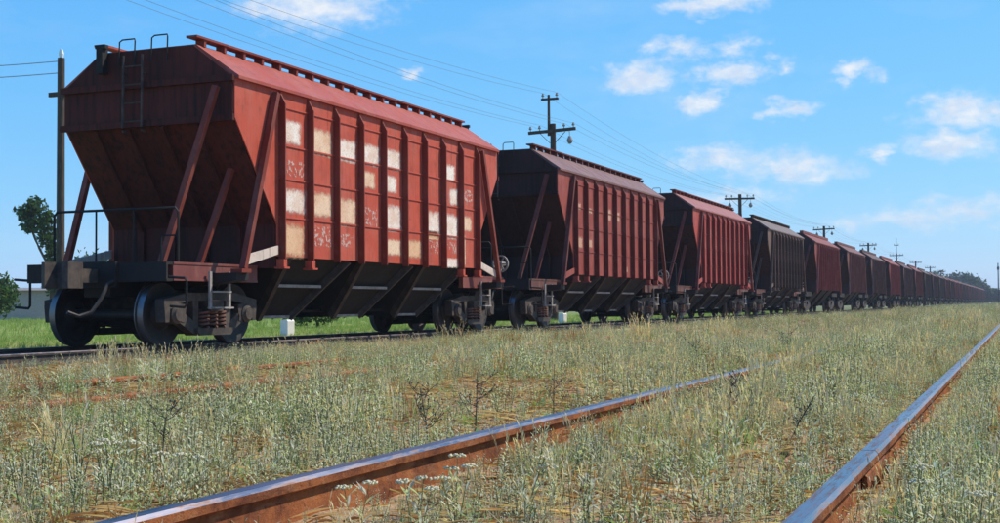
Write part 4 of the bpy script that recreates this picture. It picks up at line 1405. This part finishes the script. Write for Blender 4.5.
bush(-50.5, 53.2, 2.2, 2.6, 3, 'green bush at the left edge of the view beyond the meadow', MD, 2600, .14)
bush(-23.2, 40.0, 1.5, 1.15, 4, 'rounded green bush seen under the nearest wagon between two hoppers', LT, 2200, .07)
bush(-56, 69.0, 3.2, 4.6, 5, 'low dark bush showing above the platform of the nearest wagon', DK, 2000, .18)
bush(-26.0, 58, 2.0, 1.0, 6, 'small bush seen under the second wagon', LT, 1200, .08)
bush(-20.5, 29.6, 1.2, .55, 8, 'low leafy clump under the first hopper of the nearest wagon', LT, 1000, .05)
far_trees = [(-24, 470, 12.5, 13), (-19.5, 465, 12, 12), (-29, 480, 11.5, 12), (-15, 470, 9.5, 10), (-9.5, 475, 6, 9), (-5, 520, 5.5, 9), (3, 540, 6, 11), (-12, 500, 7.0, 10), (12, 560, 5, 12)]
FT_LAB = ['far dark tree rising just above the train roofs', 'tallest far tree in the clump behind the end of the train', 'far tree at the left end of the distant clump',
          'far tree sloping down to the end of the train', 'low far tree just right of the last wagon', 'low far tree where the near track meets the horizon', 'far tree right of the vanishing point',
          'low far tree beyond the last wagon', 'rightmost of the far trees']
for k, ((x, y, h, w), lab) in enumerate(zip(far_trees, FT_LAB)):
    r = random.Random(40 + k)
    lobes = [(r.uniform(-.35, .35) * w, r.uniform(-.3, .3) * w, h * r.uniform(.4, .75), w * r.uniform(.25, .4), w * .3, h * r.uniform(.22, .34)) for _ in range(6)]
    tree(x, y, h, [(a, b_, c * .93, d, e_, f) for a, b_, c, d, e_, f in lobes], 3600, .55, (.04, .075, .045), 60 + k, lab, group='far trees at the end of the tracks', trunk_r=.3)
# distant wood along the horizon
rw = np.random.default_rng(77)
lobes = []
for k in range(120):
    a = rw.uniform(-1.0, .35); d = rw.uniform(620, 900)
    lobes.append((d * math.sin(a), d * math.cos(a), rw.uniform(0, 3), rw.uniform(14, 30), rw.uniform(10, 20), rw.uniform(3, 6.5)))
o = obj('distant_wood', crown_mesh('distant_wood', lobes, 22000, 1.6, (.05, .08, .045), 5))
tag(o, 'low far-off wood along the horizon', 'wood', kind='stuff')


# ------------------------------------------------------------------ foreground plants one can pick out
def ground_at(x, y): return float(ground_z(np.array([x]), np.array([y]))[0])


def yarrow(x, y, h, heads, seed, lab):
    r = random.Random(seed); global R; keep = R; R = r
    root = tag(empty('yarrow_plant', (x, y, ground_at(x, y))), lab, 'flowering weed', 'white-flowered weeds in the foreground')
    st = Tpl(); lv = Tpl()
    fl = []
    for k in range(heads):
        a = r.uniform(0, 2 * PI); rr = r.uniform(.02, .09); hh = h * r.uniform(.72, 1.0)
        e = (rr * math.cos(a), rr * math.sin(a), hh)
        st.stem((0, 0, -.02), e, .005, jit((.19, .21, .12)))
        fl.append(e)
        for q in range(9):
            f = r.uniform(.05, .8); az = r.uniform(0, 2 * PI)
            lv.leaf((e[0] * f, e[1] * f, hh * f), (math.cos(az), math.sin(az), .8), r.uniform(.03, .07), .009, jit(SILVER))
    V, F, C = st.done(); obj('stem', np_mesh('stem', V, F, M['weed'], C), root)
    V, F, C = lv.done(); obj('foliage', np_mesh('foliage', V, F, M['weed'], C), root)
    for e in fl:
        t = Tpl(); w = r.uniform(.022, .032)
        for q in range(26):
            a = r.uniform(0, 2 * PI); rr = w * math.sqrt(r.random()); s = .0055
            c = np.array([rr * math.cos(a), rr * math.sin(a), -.25 * rr + r.uniform(0, .005)])
            col = (.78, .75, .64) if r.random() < .85 else (.6, .5, .25)
            t.put([c + np.array([-s, 0, 0]), c + np.array([0, -s, .003]), c + np.array([s, 0, 0]), c + np.array([0, s, .003]), c + np.array([0, 0, -.006])],
                  [(0, 1, 2), (0, 2, 3), (0, 4, 1), (1, 4, 2), (2, 4, 3), (3, 4, 0)], col)
        V, F, C = t.done(); o = obj('flower_head', np_mesh('flower_head', V, F, M['weed'], C), root, e)
    R = keep
    return root


for i, (x, y, h, n, lab) in enumerate([
        (-1.62, 3.62, .24, 4, 'tallest white-flowered weed before the rusty rail, many heads'),
        (-1.60, 3.30, .20, 3, 'white-flowered weed lowest in the cluster before the rusty rail'),
        (-1.86, 3.42, .20, 2, 'white-flowered weed leftmost of the cluster before the rusty rail'),
        (-1.48, 3.80, .23, 2, 'white-flowered weed rightmost of the cluster before the rusty rail'),
        (-.30, 3.68, .22, 2, 'white-flowered weed right of the shiny rail'),
        (-.12, 3.12, .22, 1, 'white-flowered weed at the bottom right corner'),
        (-.66, 4.40, .16, 1, 'small white-flowered weed beside the left edge of the shiny rail'),
        (-3.00, 3.70, .25, 4, 'white-flowered weed at the left beyond the rusty rail'),
        (-2.60, 3.55, .22, 3, 'white-flowered weed just behind the near end of the rusty rail'),
        (-3.20, 4.10, .24, 3, 'white-flowered weed farther back on the left')]):
    yarrow(x, y, h, n, 300 + i, lab)


def dead_weed(x, y, h, seed, lab, lean=(0, 0), col=(.045, .038, .034), forks=6):
    r = random.Random(seed)
    root = tag(empty('dead_weed', (x, y, ground_at(x, y))), lab, 'dead weed', 'dark branching dead weeds')
    top = Vector((lean[0] * h, lean[1] * h, h))
    mb = MB().tube([(0, 0, -.02), top * .5 + Vector((r.uniform(-.01, .01), 0, 0)), top], 0.004, 5, .0015)
    m_ = mat_dead
    obj('stem', mb.mesh('stem', m_), root)
    for k in range(forks):
        f = r.uniform(.25, .9); a = r.uniform(0, 2 * PI); ln = h * r.uniform(.25, .5) * (1.15 - f * .6)
        p = top * f; e = p + Vector((math.cos(a) * ln * .8, math.sin(a) * ln * .8, ln * r.uniform(.35, .8)))
        b = MB().tube([p, p.lerp(e, .5) + Vector((0, 0, -.01)), e], .0025, 4, .001)
        for q in range(4):
            c = p.lerp(e, r.uniform(.4, 1)); d = Vector((r.uniform(-1, 1), r.uniform(-1, 1), r.uniform(.2, 1))).normalized() * r.uniform(.02, .05)
            b.tube([c, c + d], .002, 3, .0015)
            b.lathe([(.0001, -.004), (.005, 0), (.0001, .006)], 5, 'z', tuple(c + d))
        obj('branch', b.mesh('branch', m_), root)
    return root


mat_dead = mat('dead_stalk', plain((.06, .05, .042), .85, .3))
for i, (x, y, h, lean, f, lab) in enumerate([
        (-2.62, 5.55, .40, (-.15, 0), 9, 'widest dark branching dead weed, standing behind the rusty rail'),
        (-2.75, 6.40, .42, (0, .1), 7, 'dark dead weed with upright stalk right of the widest one'),
        (-2.50, 6.95, .42, (.02, 0), 3, 'thin upright dark stalk behind the rusty rail farther along'),
        (-1.35, 6.30, .36, (.05, 0), 4, 'dark dead stalk standing midway between the two near rails'),
        (-1.02, 5.90, .30, (.55, .2), 2, 'leaning dark stalk close to the shiny rail'),
        (-3.55, 4.75, .36, (.1, 0), 6, 'dark leafy stalk at the far left foreground'),
        (-3.0, 12.5, .55, (0, 0), 5, 'dark weed standing far along beyond the rusty rail'),
        (-2.55, 15.0, .6, (.1, 0), 6, 'dark bushy weed where the rusty rail disappears')]):
    dead_weed(x, y, h * .82, 500 + i, lab, lean, forks=f)
print('objects', len(bpy.data.objects))

hz = obj('haze', MB().box(-1600, 1600, -1600, 2600, -2, 24).mesh('haze', mat('summer_haze', lambda k: k.L.new(k.n('ShaderNodeVolumePrincipled').outputs[0], k.out.inputs['Volume']))))
hv = [n for n in hz.data.materials[0].node_tree.nodes if n.type == 'PRINCIPLED_VOLUME'][0]
hv.inputs['Color'].default_value = (.80, .87, 1.0, 1)
hv.inputs['Density'].default_value = .00035
tag(hz, 'thin summer haze over the whole yard', 'haze', kind='stuff')
